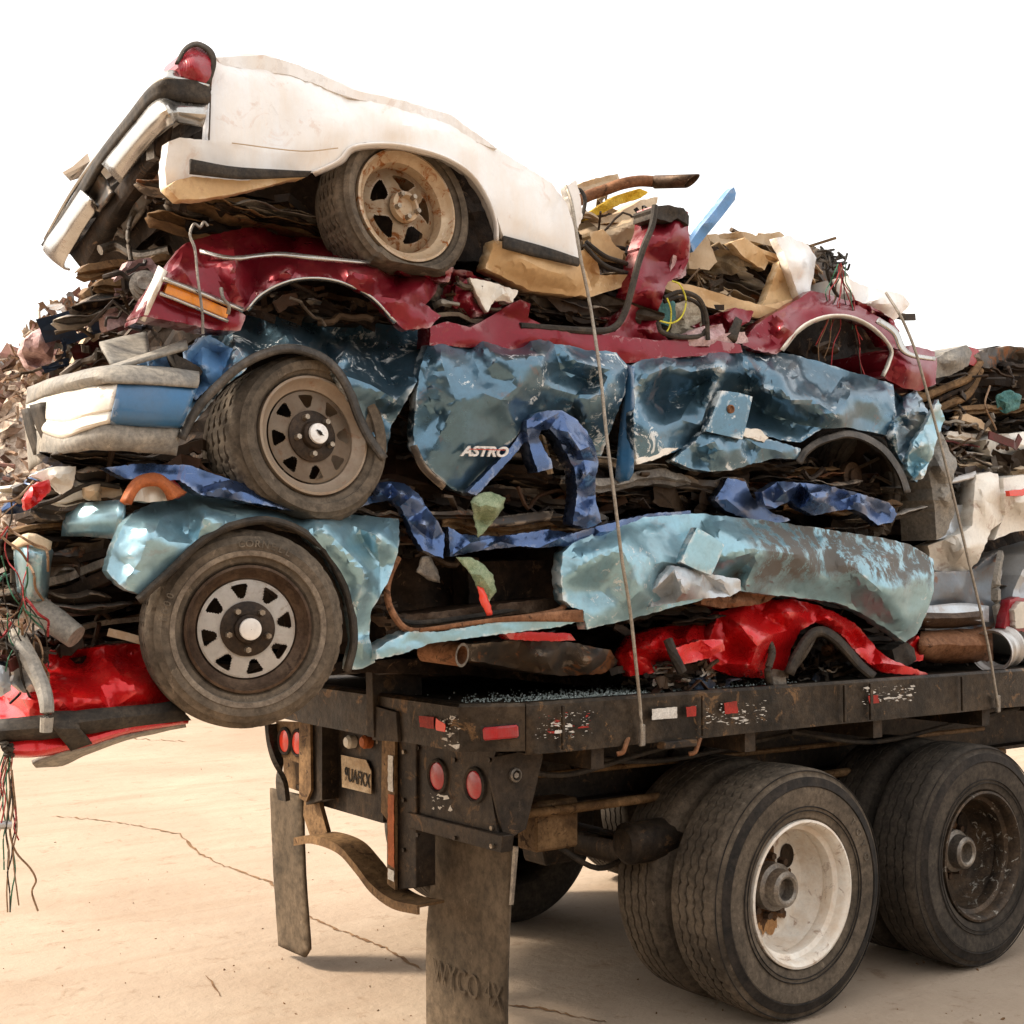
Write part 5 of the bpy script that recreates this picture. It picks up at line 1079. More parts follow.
loft('bumper_skin', 'hatch', VN, [[(a[0],a[1],a[2]+.01), mid(a,b,.3,-.005), mid(a,b,.62,.0), mid(a,b,.66,.012), mid(a,b,.9,.005), (b[0],b[1],b[2]+.03)] for a, b in list(zip(B1, B2))[2:]], 6, 3, .008, .002, 23)
B3 = [(176,456,.08),(150,453,.07),(116,450,.06),(90,450,.12),(63,454,.25),(45,460,.42),(30,470,.7)]
loft('valance', 'plastic', VN, [[(a[0],a[1]+1,a[2]+.03), mid(a,b,.5,-.0), b] for a, b in zip(B2, B3)], 5, 3, .008, .008, 24)
loft('bumper_guard', 'rubber', VN, [[(34,405,.5),(45,402,.4)],[(40,425,.46),(52,424,.38)],[(50,446,.42),(62,440,.34)],[(56,456,.4),(68,446,.3)]], thick=.03)
loft('bumper_guard', 'rubber', VN, [[(26,410,.62),(32,408,.56)],[(30,430,.58),(38,430,.52)],[(38,455,.54),(46,452,.48)]], thick=.03)
sheet('scrap_panel', 'pinkfoam', MS, [(24,340),(34,332),(50,324),(56,336),(52,358),(44,374),(30,366),(22,352)], y=1.2, nrand=6, amp=.12, crum=.05, seed=121, res=3, lip=.05)
sheet('scrap_panel', 'tan2', MS, [(96,320),(104,328),(88,352),(78,372),(70,372),(80,348)], y=.9, crum=.03, seed=122, res=3, lip=.05)
sheet('scrap_panel', 'pinkfoam', MS, [(50,322),(64,314),(82,320),(74,332),(60,330)], y=1.3, nrand=4, amp=.08, crum=.05, seed=123, res=3, lip=.05)
junk('wreckage', 'junk_bits', MS, [(52,330),(80,322),(100,318),(128,330),(100,370),(60,374)], .7, 1.5, 70, 124, (.04,.2), flow=.4)
# torn lamp housing on top of the bumper
loft('lamp_housing', 'plastic', VN, [[(99,344,.3),(104,352,.2),(112,367,.15)],[(122,338,.35),(126,352,.25),(134,364,.15)],[(146,333,.4),(149,345,.3),(150,358,.2)]], thick=.01, crum=.01)
loft('lamp_housing', 'plastic', VN, [[(112,366,.12),(114,369,.08)],[(150,354,.12),(152,358,.08)],[(186,340,.14),(188,348,.1)]], thick=.012)
sheet('grille_piece', 'bluepipe', VN, [(136,366),(152,356),(172,353),(176,360),(170,372),(140,372)], y=.14, nrand=4, amp=.03, crum=.02, seed=114, res=3, lip=.03)
sheet('grille_piece', 'rubber', VN, [(173,354),(190,362),(203,370),(200,375),(178,368)], y=.10, crum=.01, seed=115, res=3, lip=.05)
sheet('torn_edge', 'bluepipe', VN, [(186,352),(200,338),(210,336),(230,348),(243,355),(225,372),(210,385),(195,400),(190,385)], y=.10, nrand=9, amp=.05, crum=.02, seed=116, res=3, soft=0, lip=.02)
junk('wreckage', 'junk', VN, [(90,455),(200,450),(210,478),(330,500),(400,440),(415,470),(400,495),(120,480)], .2, .6, 70, 117, (.06,.3))
junk('wreckage', 'junk', VN, [(420,470),(460,490),(520,440),(600,440),(610,500),(560,530),(450,520)], .15, .6, 80, 118, (.06,.28), flow=-.1)
junk('wreckage', 'junk', VN, [(620,470),(700,465),(800,460),(900,480),(910,500),(820,500),(700,490),(620,505)], .12, .6, 120, 119, (.08,.36))
junk('wreckage', 'junk', VN, [(400,410),(420,385),(430,470),(400,440),(385,430)], .15, .4, 30, 120, (.04,.14))
for i, (x, y, L) in enumerate([(540,440,50),(572,470,40)]): pass
hose('door_beam', 'dark', VN, [(500,475,.25),(545,472,.25),(590,472,.25)], 1, flat=(.012,.008))
hose('door_beam', 'tan2', VN, [(541,435,.14),(546,455,.14),(550,474,.14)], 1, flat=(.014,.006))

layers(VN, [(400,490),(520,450),(610,450),(610,500),(560,530),(430,520)], .10, 16, 195, (.3,.8), slope=-.03)
layers(VN, [(620,468),(800,465),(900,490),(900,510),(700,500),(620,505)], .10, 18, 196, (.4,.9), ('under','dark','iron','brownsteel','rust','steel'))
layers(VN, [(95,458),(200,455),(200,478),(110,480)], .25, 6, 197, (.3,.7))
layers(WS, [(580,262),(650,275),(690,290),(640,300),(590,292)], .3, 6, 198, (.2,.5), ('tan2','dark','tan','under'), slope=-.1)
layers(WS, [(690,245),(790,250),(795,295),(700,285)], .35, 12, 199, (.2,.55), ('tan2','dark','tan','under','hatch'), slope=-.25)
layers(WS, [(560,215),(640,195),(650,240),(600,255)], .45, 8, 189, (.2,.45), ('tan2','dark','tan','under'), slope=.1)
layers(WS, [(170,200),(320,190),(325,225),(200,232)], .35, 10, 188, (.4,.9), ('under','dark','iron','brownsteel'), slope=-.05)
# ===== navy car squeezed between the van and the pickup
NV = thing('navy_car', (.2, 1.0, 1.85), 'flattened shiny navy blue car squeezed between the dark blue van and the pale blue pickup', 'car', 'crushed cars stacked on the trailer')
sheet('fender_strip', 'navy', NV, [(326,514,.05),(345,500,.08),(360,491,.08),(373,484,.08),(390,482,.08),(404,484,.06),(418,494,.04),(427,508,.03),(436,520,.03),(444,534,.02),(443,558,.0),(432,554,0),(423,550,.0),(414,536,.02),(408,520,.03),(400,506,.05),(390,500,.07),(373,502,.08),(355,508,.08),(341,513,.06)], y=.02, inner=[(400,494,-.03),(425,525,-.03),(432,540,.03),(380,492,-.02)], nrand=5, amp=.03, crum=.005, freq=3, seed=201, res=3, soft=1, lip=.03)
sheet('roof_rail', 'navy', NV, [(448,527,.03),(461,535,.04),(500,537,.03),(549,530,.03),(573,534,.02),(600,526,.02),(619,521,.03),(650,514,.06),(690,511,.1),(690,516,.1),(650,520,.07),(619,530,.03),(590,538,.03),(573,545,.02),(540,547,.0),(517,546,.0),(480,550,.02),(450,556,.04)], y=.03, inner=[(500,542,-.02),(560,538,-.03),(600,532,-.01),(470,543,-.01)], nrand=5, amp=.015, crum=.005, freq=3, seed=202, res=3, soft=1, lip=.04)
hp = [(527,421),(536,414),(548,411),(562,411),(575,419),(587,432),(594,446),(598,462),(595,480),(595,500),(601,522),(588,528),(573,524),(576,505),(577,488),(575,470),(566,452),(558,438),(549,428),(541,430),(538,437),(543,448),(551,462),(552,468),(545,470),(538,472),(533,458),(528,440)]
sheet('bent_pillar', 'navy', NV, hp, y=.01, inner=[(580,450,-.05),(586,475,-.04),(586,500,.02),(568,432,-.04),(532,428,-.02),(588,515,-.03),(545,420,-.04)], nrand=5, amp=.03, crum=.005, freq=3, seed=203, res=3, soft=1, lip=.06)
sheet('quarter_scrap', 'navy', NV, [(762,492),(777,482),(800,483),(829,486),(860,494),(889,503),(897,514),(892,522),(878,525),(866,515),(854,509),(838,510),(815,515),(800,508),(790,500),(775,508),(765,505)], y=.02, inner=[(785,492,-.06),(800,498,.05),(820,500,-.05),(840,500,.03),(860,503,-.03),(875,512,.03)], nrand=5, amp=.05, crum=.005, freq=3, seed=204, res=3, soft=1, lip=.04)
sheet('inner_scrap', 'navy', NV, [(715,500),(728,478),(745,482),(752,498),(770,512),(790,520),(770,524),(745,518),(725,510)], y=.10, nrand=5, amp=.05, crum=.005, freq=3, seed=205, res=3, soft=1, lip=.04)
sheet('fender_strip', 'navy', NV, [(0,512,.3),(18,492,.3),(34,474,.3),(62,462,.3),(80,466,.25),(75,480,.2),(66,494,.2),(45,490,.2),(30,510,.25),(12,514,.3)], y=.15, nrand=5, amp=.06, crum=.005, freq=3, seed=206, res=3, soft=1, lip=.03)
sheet('white_scrap', 'hatch', NV, [(30,476),(50,468),(75,467),(72,485),(66,496),(50,482)], y=.26, nrand=4, amp=.05, crum=.02, seed=207, res=3, lip=.02)
sheet('red_scrap', 'red', NV, [(24,500),(30,486),(48,480),(50,490),(36,504),(26,510)], y=.22, nrand=4, amp=.05, crum=.02, seed=208, res=3, lip=.02)
sheet('fender_strip', 'navy', NV, [(106,468,.1),(140,464,.1),(190,466,.06),(230,480,.05),(300,500,.04),(350,512,.04),(300,512,.02),(240,500,.02),(200,494,.02),(180,480,.04),(125,478,.1)], y=.03, nrand=5, amp=.04, crum=.005, freq=3, seed=209, res=3, soft=1, lip=.05)
junk('wreckage', 'junk', NV, [(60,480),(130,470),(190,480),(150,500),(90,520),(60,510)], .2, 1.2, 34, 210, (.05,.26))
core(NV, [(120,470),(400,480),(900,490),(900,535),(700,530),(560,545),(400,530),(120,515)], 211, y=.6, depth=1.1)
junk('wreckage', 'junk', NV, [(400,470),(450,500),(610,495),(600,525),(460,530),(430,510)], .12, .5, 60, 212, (.05,.3), flow=-.1)
junk('wreckage', 'junk', NV, [(640,495),(720,490),(900,515),(890,535),(700,515),(640,510)], .12, .5, 60, 213, (.05,.26))
loft('torn_trim', 'dark', NV, [[(478,520,.1),(478,528,.09)],[(520,515,.1),(520,524,.08)],[(552,512,.12),(550,520,.1)]], thick=.02)
# green film hanging out of the gaps
fg = dict(cat='broken glass', group='shards of shattered green glass')
o = sheet('shattered_glass', 'greenleaf', None, [(470,502),(478,494),(490,492),(505,498),(503,508),(494,520),(486,530),(477,538),(474,520)], y=.05, inner=[(485,505,-.03),(480,520,.03)], nrand=5, amp=.03, crum=.02, seed=221, res=3, soft=0); top(prop(o, 'crumpled pale green shattered glass shard sticking out below the lettered van door', fg['cat'], fg['group']))
o = sheet('shattered_glass', 'greenleaf', None, [(455,557),(468,557),(482,564),(492,575),(496,592),(490,598),(486,605),(478,590),(470,574)], y=.04, inner=[(480,575,-.03)], nrand=5, amp=.02, crum=.02, seed=222, res=3, soft=0); top(prop(o, 'green shattered glass strip with a red tip hanging in the pickup door opening', fg['cat'], fg['group']))
o = sheet('red_lens_shard', 'lens_bright', None, [(477,586),(483,588),(491,606),(492,615),(487,616),(480,602)], y=.02, crum=.01, seed=223, res=3); top(prop(o, 'small red plastic shard at the tip of the hanging green glass', 'shard'))
# ===== pale blue pickup
PU = thing('blue_pickup', (.2, 1.0, 1.5), 'crushed pale blue pickup with silver wheel hanging off the trailer tail', 'pickup', 'crushed cars stacked on the trailer')
PF = [(123,526,.06),(133,514,.12),(150,506,.18),(168,498,.22),(183,489,.25),(200,491,.25),(215,494,.25),(250,502,.22),(300,510,.18),(350,515,.15),(398,519,.1),(399,540,.06),(396,556,.04),(388,580,.02),(378,598,.02),(370,612,.02),(368,635,.04),(374,662,.06),(362,668,.05),(348,669,.04),(354,640,.01),(349,597,0),(328,557,-.01),(303,533,-.01),(267,521,-.01),(228,527,-.01),(197,545,0),(168,573,.01),(141,594,.01),(128,590,.01),(119,584,.02),(107,571,.04),(112,552,.05)]
sheet('fender', 'ice', PU, PF, y=.0, inner=[(150,530,-.02),(165,515,.04),(190,510,.08),(205,515,-.03),(240,512,.06),(290,520,.06),(320,525,-.03),(340,545,-.04),(360,540,.05),(375,535,-.02),(365,570,-.04),(380,570,.04),(358,600,-.03),(362,640,-.02),(140,560,-.01),(125,565,.02),(215,502,.14),(350,525,.03),(130,575,-.01),(230,518,.0)], nrand=8, amp=.025, crum=.012, freq=4, seed=231, res=4, soft=2, lip=.04)
arcP = [(136,598),(150,585),(168,569),(196,542),(228,524),(267,517),(304,529),(330,553),(351,595),(357,640),(350,672)]
arch('wheel_arch_flare', 'rubber', PU, arcP, 6, -.01, .008, .015, .06, 7)
car_wheel(PU, at(249,629,y=-.02), (R(0), R(0), R(-13)), .302, .188, dict(barrel='rimdark', disc='rimsilver', hub='rimblack2', cap='rimsilver'), 'eight', .20, None, True, 'tyre_b', [('CORNELL', .246, .030, 80), ('1000', .246, .030, 165)])
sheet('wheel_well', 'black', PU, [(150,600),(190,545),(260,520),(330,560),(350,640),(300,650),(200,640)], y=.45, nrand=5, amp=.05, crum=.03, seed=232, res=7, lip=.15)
loft('header_bar', 'ice', PU, [[(70,506,.35),(64,522,.33),(62,536,.35)],[(98,502,.25),(96,518,.22),(92,536,.25)],[(125,501,.15),(124,517,.12),(120,541,.15)]], thick=.01, crum=.006)
sl_ = sheet('signal_lamp', 'lens_clear', PU, [(132,500,.05),(138,487,.05),(150,484,.02),(162,487,.02),(168,500,.03),(150,502,0)], y=.05, crum=.004, seed=233, res=3, lip=.04)
loft('lamp_rim', 'tape_orange', sl_, [[(122,503,.06),(129,503,.03)],[(130,488,.07),(135,491,.03)],[(140,479,.08),(143,485,.03)],[(158,477,.08),(158,484,.03)],[(172,486,.08),(166,490,.03)],[(185,494,.08),(170,500,.04)]], thick=.02)
sheet('signal_lens', 'lens_red', sl_, [(160,477),(170,476),(180,487),(184,495),(176,498),(168,488)], y=.10, crum=.01, seed=234, res=3, lip=.02)
loft('canister', 'ice', PU, [[(16,546,.3),(16,560,.3),(20,597,.34)],[(28,544,.22),(28,560,.2),(30,600,.26)],[(46,547,.22),(44,562,.2),(42,600,.26)],[(52,552,.35),(49,565,.33),(46,598,.36)]], thick=.012, crum=.004)
loft('canister_lid', 'tan2', PU, [[(14,543,.32),(15,549,.3)],[(30,533,.2),(29,545,.19)],[(50,543,.22),(49,551,.2)]], thick=.015, crum=.008)
bm = bmesh.new(); tube(bm, path3([(32,606,.3),(56,622,.25),(76,637,.2)]), [.042,.040,.036], 16); obj('air_duct', bm, 'plastic', PU, True)
for i, (a, b, hgt) in enumerate([((48,562,.4),(112,552,.3),.012), ((46,582,.4),(115,560,.25),.012), ((46,560,.5),(110,545,.5),.03), ((48,598,.4),(112,575,.3),.02)]):
    hose('frame_rail', 'under' if i != 1 else 'iron', PU, [a, ((a[0]+b[0])/2, (a[1]+b[1])/2+2, a[2]), b], 1, flat=(.02, hgt))
hose('frame_rail', 'iron', PU, [(50,640,.5),(90,625,.5),(150,618,.45),(200,616,.4)], 1, flat=(.03,.008))
hose('frame_rail', 'tan2', PU, [(108,632,.3),(125,636,.28),(146,642,.26)], 1, flat=(.008,.012))
hose('wiring', 'wire_dark', PU, [(38,505,.3),(55,500,.28),(75,490,.26),(95,484,.24),(120,487,.22)], .008)
sheet('dash_scrap', 'tan2', PU, [(85,488),(100,484),(118,484),(122,495),(105,500),(88,499)], y=.24, nrand=4, amp=.05, crum=.03, seed=235, res=3, lip=.03)
sheet('pink_scrap', 'pinkfoam', PU, [(12,590),(25,594),(33,602),(50,600),(52,606),(35,610),(18,604)], y=.35, nrand=3, amp=.04, crum=.02, seed=236, res=3, lip=.02)
junk('wreckage', 'junk', PU, [(12,520),(60,510),(115,545),(110,600),(140,610),(140,640),(40,640),(15,610)], .35, .9, 60, 237, (.05,.22), flow=.15)
junk('wreckage', 'junk', PU, [(60,590),(120,590),(145,605),(140,640),(60,640)], .4, 1.2, 34, 238, (.08,.3), flow=.1)
# door opening
sheet('door_opening', 'under', PU, [(392,560),(420,556),(480,560),(555,560),(566,600),(560,612),(480,622),(410,634),(385,620),(378,600)], y=.40, nrand=8, amp=.05, crum=.03, seed=239, res=6, lip=.05)
bm = bmesh.new()
arcD = [(398,558,.08),(390,575,.06),(387,592,.05),(392,612,.04),(408,630,.03),(440,629,.03),(500,621,.03),(550,613,.03),(564,606,.04),(566,590,.05),(566,570,.06)]
hose('door_seal', 'rust', PU, arcD, .012, n=8)
hose('door_seal', 'rubber', PU, [(392,556,.2),(386,580,.16),(389,602,.12),(402,620,.1),(430,622,.1),(500,612,.12),(555,602,.14)], .009)
sheet('floor_pan', 'rimdark', PU, [(396,616),(440,612),(500,604),(560,598),(563,608),(500,616),(440,625),(408,628)], y=.12, nrand=6, amp=.02, crum=.02, seed=240, res=4, lip=.2)
sheet('seat_back', 'under', PU, [(468,562),(558,560),(560,600),(470,608)], y=.28, crum=.012, seed=241, res=5, lip=.1)
sheet('sill', 'ice', PU, [(376,650),(392,640),(409,632),(440,632),(500,622),(583,611),(586,620),(550,628),(490,635),(430,643),(405,652),(376,659)], y=.01, nrand=6, amp=.012, crum=.008, seed=242, res=3, lip=.08)
loft('sill_edge', 'rust', PU, [[(420,628,.0),(420,632,.0)],[(500,617,.0),(500,622,.0)],[(582,609,.0),(583,622,.0)]], thick=.01)
PB = [(563,553,.02),(573,544,.04),(600,531,.08),(636,518,.1),(664,516,.1),(699,514,.1),(730,517,.1),(760,520,.08),(800,526,.08),(833,531,.08),(880,538,.06),(910,545,.05),(933,559,.02),(934,575,.0),(933,591,0),(926,615,.01),(917,633,.03),(905,642,.05),(893,633,.06),(861,612,.07),(835,602,.07),(805,598,.07),(765,594,.06),(734,590,.05),(700,600,.05),(664,609,.03),(625,620,.02),(587,629,.01),(584,611,.0),(572,607),(563,600),(561,580)]
sheet('bed_side', 'ice_worn', PU, PB, y=.0, inner=[(590,560,-.03),(600,590,.02),(620,545,-.03),(640,530,.03),(655,560,-.02),(640,590,-.04),(670,580,.03),(690,545,.05),(682,565,-.02),(708,550,-.02),(725,560,-.03),(735,575,.07),(760,550,-.04),(800,555,-.03),(850,565,-.03),(890,560,-.02),(880,590,-.05),(900,620,-.01),(780,580,.02),(830,585,.01),(850,595,.02),(918,575,-.02),(905,560,.02),(720,530,.0),(715,580,.05),(745,585,.0),(576,575,-.01),(570,590,.01)], nrand=8, amp=.025, crum=.014, freq=4, seed=243, res=4, soft=2, lip=.05)
sheet('fuel_flap', 'ice', PU, [(697,528),(711,536),(724,545),(718,560),(711,575),(696,569),(681,562),(688,545)], y=-.075, crum=.003, seed=245, res=4, lip=.03, jag=0)
sheet('lower_side', 'silver', PU, [(672,566),(700,572),(740,580),(742,590),(730,596),(700,598),(675,602),(650,607),(652,590)], y=-.03, inner=[(690,582,-.05),(715,588,.03)], nrand=8, amp=.04, crum=.02, seed=246, res=3, soft=1, lip=.03)
core(PU, [(130,530),(190,512),(400,535),(640,535),(900,552),(915,590),(895,625),(800,598),(700,600),(585,625),(400,655),(350,655),(250,640),(150,620),(120,600)], 247, y=.55, depth=1.15)
junk('wreckage', 'junk', PU, [(375,600),(388,590),(408,630),(400,640),(378,640)], .05, .2, 14, 248, (.03,.1))
junk('wreckage', 'junk', PU, [(395,480),(440,500),(445,520),(450,560),(400,560)], .15, .4, 34, 249, (.04,.16))
sheet('bracket', 'iron', PU, [(421,557),(430,556),(438,572),(440,583),(428,580),(416,572)], y=.14, crum=.01, seed=250, res=3)
bm = bmesh.new(); a = at(424,650,y=.25); b = at(462,655,y=.10); tube(bm, [a, b], .040, 24, cap=False); tube(bm, [a, b], .033, 24, cap=False)
px = obj('exhaust_pipe', bm, 'rust', PU, True)
bm = bmesh.new(); d_ = (b-a).normalized(); s1 = d_.cross(Vector((0,0,1))).normalized(); s2 = s1.cross(d_); r1 = []; r2 = []
for i in range(28):
    th = 2*math.pi*i/28; o_ = s1*math.cos(th)+s2*math.sin(th); r1.append(bm.verts.new(b+o_*.042+d_*.001)); r2.append(bm.verts.new(b+o_*.032+d_*.001))
for i in range(28): bm.faces.new((r1[i], r1[(i+1) % 28], r2[(i+1) % 28], r2[i]))
obj('pipe_rim', bm, 'iron', px)
bm = bmesh.new(); bmesh.ops.create_cone(bm, cap_ends=True, segments=24, radius1=.033, radius2=.033, depth=.004, matrix=orient(a+d_*.02, s1, s2)); obj('pipe_dark_inside', bm, 'black', px)  # black disc painted as the shaded inside of the pipe
# ===== bright red car at the bottom
RC_ = thing('red_car', (.2, 1.0, 1.36), 'flattened bright red car lying lowest on the deck, its dark striped bumper sticking out behind', 'car', 'crushed cars stacked on the trailer')
sheet('fender', 'red', RC_, [(0,697,.3),(14,684,.25),(28,668,.2),(39,652,.22),(70,651,.25),(102,647,.2),(128,644,.2),(148,645,.2),(156,672,.1),(168,690,.06),(182,702,.04),(150,706,.02),(110,711,.0),(74,714,0),(30,718,.02),(0,723,.1)], y=.14, inner=[(60,670,.10),(90,680,.05),(120,675,.0),(100,700,-.02),(140,690,-.03),(60,700,-.03),(30,700,-.02),(80,660,.18),(105,655,.08),(125,660,.12)], nrand=6, amp=.03, crum=.01, seed=301, res=4, soft=1, lip=.06)
loft('bumper_stripe', 'rubber', RC_, [[(0,722,.16),(-2,731,.12),(-2,741,.16)],[(40,718,.11),(40,728,.08),(40,737,.11)],[(80,713,.10),(80,722,.07),(82,732,.10)],[(130,708,.11),(132,716,.09),(134,724,.11)],[(178,703,.14),(182,710,.12),(190,718,.14)]], thick=.02, crum=.003)
loft('tape_wrap', 'rubber', RC_, [[(52,712,.10),(54,728,.06),(70,750,.10)],[(74,712,.10),(80,728,.06),(92,742,.10)]], thick=.012, crum=.004)
loft('bumper', 'red', RC_, [[(2,741,.17),(4,760,.15),(12,781,.18)] and [(3,741,.16),(6,750,.13),(14,756,.16)],[(30,738,.12),(34,750,.10),(38,755,.13)],[(60,735,.12),(60,746,.10),(60,752,.14)],[(90,732,.12),(90,740,.10),(92,744,.14)],[(130,724,.13),(130,729,.12),(130,732,.15)],[(188,718,.16),(188,720,.15),(188,722,.17)]], thick=.01, crum=.004)
loft('bumper_lip', 'plastic', RC_, [[(32,762,.16),(36,766,.2)],[(60,752,.13),(62,764,.2)],[(80,748,.13),(84,754,.2)],[(120,736,.14),(124,739,.2)],[(185,722,.17),(186,725,.22)]], thick=.012)
hose('bumper_hose', 'rubber', RC_, [(18,640,.2),(26,650,.12),(36,668,.06),(44,690,.03),(47,710,.02),(46,730,.02)], [.03]*30, sm=5, n=10) if 0 else None
bm = bmesh.new(); P = smooth_path(path3([(16,636,.2),(24,650,.12),(34,668,.08),(43,688,.03),(47,708,-.01),(46,732,-.01)]), 5); tube(bm, P, [.028-.012*i/len(P) for i in range(len(P))], 10); obj('rubber_hose', bm, 'plastic', RC_, True)
sheet('headlamp_scrap', 'alu', RC_, [(14,668),(24,664),(36,676),(44,684),(38,690),(22,692),(12,684)], y=.12, nrand=6, amp=.06, crum=.04, seed=302, res=3, soft=0, lip=.02)
sheet('grey_scrap', 'silver', RC_, [(-6,664),(8,668),(10,690),(0,696),(-8,690)], y=.14, nrand=3, amp=.04, crum=.03, seed=303, res=3, lip=.02)
junk('wreckage', 'junk', RC_, [(100,640),(150,640),(150,650),(60,650)], .3, 1.0, 16, 304, (.06,.25), flow=.05)
junk('wreckage', 'junk_bits', RC_, [(0,640),(20,632),(32,665),(10,672),(0,668)], .12, .4, 34, 305, (.03,.12))
RF = [(720,612,.1),(745,606,.1),(768,600,.1),(790,599,.08),(815,605,.08),(835,613,.06),(854,623,.05),(866,636,.05),(875,648,.04),(888,658,.02),(905,666,.0),(928,674,.0),(905,674,.0),(882,672,.02),(872,665,.02),(861,657,.03),(850,645,.03),(840,633,.03),(828,626,.04),(815,622,.05),(800,630,.06),(790,650,.07),(786,668,.07),(765,678,.07),(735,676,.07),(712,668,.07),(706,650,.08),(712,630,.09)]
sheet('fender', 'red', RC_, RF, y=.05, inner=[(740,625,-.04),(760,615,.05),(770,635,-.03),(740,650,.04),(790,612,-.03),(810,612,.04),(830,618,-.02),(750,665,-.04)], nrand=16, amp=.05, crum=.010, seed=306, res=3, soft=0, lip=.04)
sheet('front_panel', 'red', RC_, [(620,656,.1),(632,636,.12),(660,628,.12),(695,622,.12),(715,630,.1),(710,650,.05),(690,662,.03),(655,672,.04),(630,676,.06)], y=.08, inner=[(650,645,-.04),(675,640,.04),(690,648,-.03)], nrand=14, amp=.05, crum=.010, seed=307, res=3, soft=0, lip=.04)
sheet('lamp_bezel', 'red', RC_, [(676,648),(700,640),(722,640),(724,650),(708,658),(684,664)], y=.02, nrand=6, amp=.03, crum=.010, seed=308, res=3, lip=.03)
arch('wheel_arch_liner', 'rubber', RC_, [(785,672),(795,650),(808,632),(822,627),(836,634),(850,648),(862,662),(876,674)], 8, .04, .012, .02, .12, 9)
hose('broken_strut', 'rubber', RC_, [(668,640,.06),(674,655,.03),(682,672,.02)], .02)
hose('broken_strut', 'rubber', RC_, [(790,672,.1),(806,650,.06),(816,630,.08)], .016)
hose('bent_liner', 'rubber', RC_, [(766,636,.05),(772,652,.03),(768,670,.03),(770,684,.05)], .016)
sheet('liner_scrap', 'rubber', RC_, [(892,650),(905,642),(914,648),(916,660),(905,668),(894,662)], y=.12, nrand=4, amp=.04, crum=.02, seed=309, res=3, depth=.15)
sheet('tail_scrap', 'red', RC_, [(905,650),(918,636),(924,645),(922,660),(910,662)], y=.14, nrand=3, amp=.03, crum=.010, seed=310, res=3, lip=.05)
sheet('orange_edge', 'rust', RC_, [(700,596),(740,590),(780,594),(760,604),(720,608),(700,604)], y=.10, nrand=4, amp=.03, crum=.03, seed=311, res=3, lip=.05)
sheet('underbody_tube', 'dark', RC_, [(470,644,.05),(520,640,.03),(570,642,.03),(610,650,.05),(618,664,.08),(600,674,.1),(560,676,.1),(510,668,.1),(470,660,.08)], y=.12, inner=[(540,656,-.06),(590,662,-.03)], crum=.02, seed=312, res=4, soft=3, depth=.4)
sheet('red_roof_edge', 'red', RC_, [(505,634),(530,632),(570,634),(575,640),(540,641),(510,639)], y=.12, crum=.006, seed=313, res=3, lip=.05)
core(RC_, [(200,665),(340,662),(480,655),(620,650),(720,632),(800,628),(880,668),(870,682),(690,694),(620,690),(480,676),(350,672),(220,690)], 314, y=.5, depth=1.2)
core(RC_, [(30,672),(60,658),(150,652),(230,665),(235,700),(180,710),(90,718),(30,722)], 315, y=.42, depth=1.0, mat='under', name='engine_bay')
junk('wreckage', 'junk', RC_, [(620,660),(700,655),(720,675),(690,688),(640,688)], .05, .3, 60, 316, (.03,.14))
junk('wreckage', 'junk', RC_, [(790,640),(830,632),(860,665),(850,674),(790,676)], .12, .5, 60, 317, (.04,.16))
junk('wreckage', 'junk', RC_, [(590,590),(740,596),(900,640),(905,660),(820,610),(720,612),(640,630),(590,640)], .2, .6, 70, 318, (.05,.22))
junk('loose_scrap', 'junk_bits', RC_, [(640,682),(700,676),(850,668),(920,668),(860,676),(700,688)], .04, .25, 60, 319, (.02,.09), thin=.003)
# ===== cars further along the trailer, right of the stack
G2 = 'crushed cars of the second stack further along the trailer'
DK = thing('dark_car', (3.5, 1.0, 2.5), 'crushed dark grey car topmost of the second stack, upside down behind the van tail', 'car', G2)
sheet('underbody', 'under', DK, [(905,400),(935,385),(950,372),(975,352),(995,346),(1030,348),(1080,350),(1080,450),(1000,440),(960,425),(930,420)], y=.5, inner=[(970,390,-.1),(1000,400,.05),(985,370,.05)], nrand=8, amp=.08, crum=.04, seed=401, res=6, depth=1.0)
sheet('fender', 'plastic', DK, [(934,362),(945,352),(966,345),(972,352),(968,366),(948,376),(936,378)], y=.35, inner=[(955,360,-.04)], crum=.01, seed=402, res=3, depth=.2)
sheet('tail_lamp', 'lens_red', DK, [(966,346),(978,350),(982,360),(974,366),(968,364)], y=.36, crum=.01, seed=403, res=3, lip=.05)
sheet('bent_panel', 'dark', DK, [(972,356),(985,349),(1010,346),(1060,352),(1060,372),(1024,378),(995,372),(980,366)], y=.38, nrand=6, amp=.06, crum=.03, seed=404, res=4, lip=.1)
for q in range(3): hose('frame_rail', 'brownsteel' if q != 1 else 'under', DK, [(918+q*3,400+q*9,.4),(945,388+q*9,.38),(968,378+q*8,.36),(980,362+q*4,.36)], .022 if q != 1 else .014)
junk('wreckage', 'junk', DK, [(930,400),(975,370),(1024,360),(1050,360),(1050,440),(960,425)], .3, .7, 70, 405, (.08,.34))
sheet('teal_rag', 'teal_bag', DK, [(996,396),(1008,390),(1020,396),(1018,408),(1005,414),(996,408)], y=.3, nrand=5, amp=.06, crum=.05, seed=406, res=3)
hose('wire', 'wire_brown', DK, [(990,386,.25),(985,405,.22),(994,425,.22),(996,430,.22)], .005)
HB = thing('white_hatchback', (3.5, 1.0, 2.2), 'crushed ivory hatchback with red side light, below the dark car in the second stack', 'car', G2)
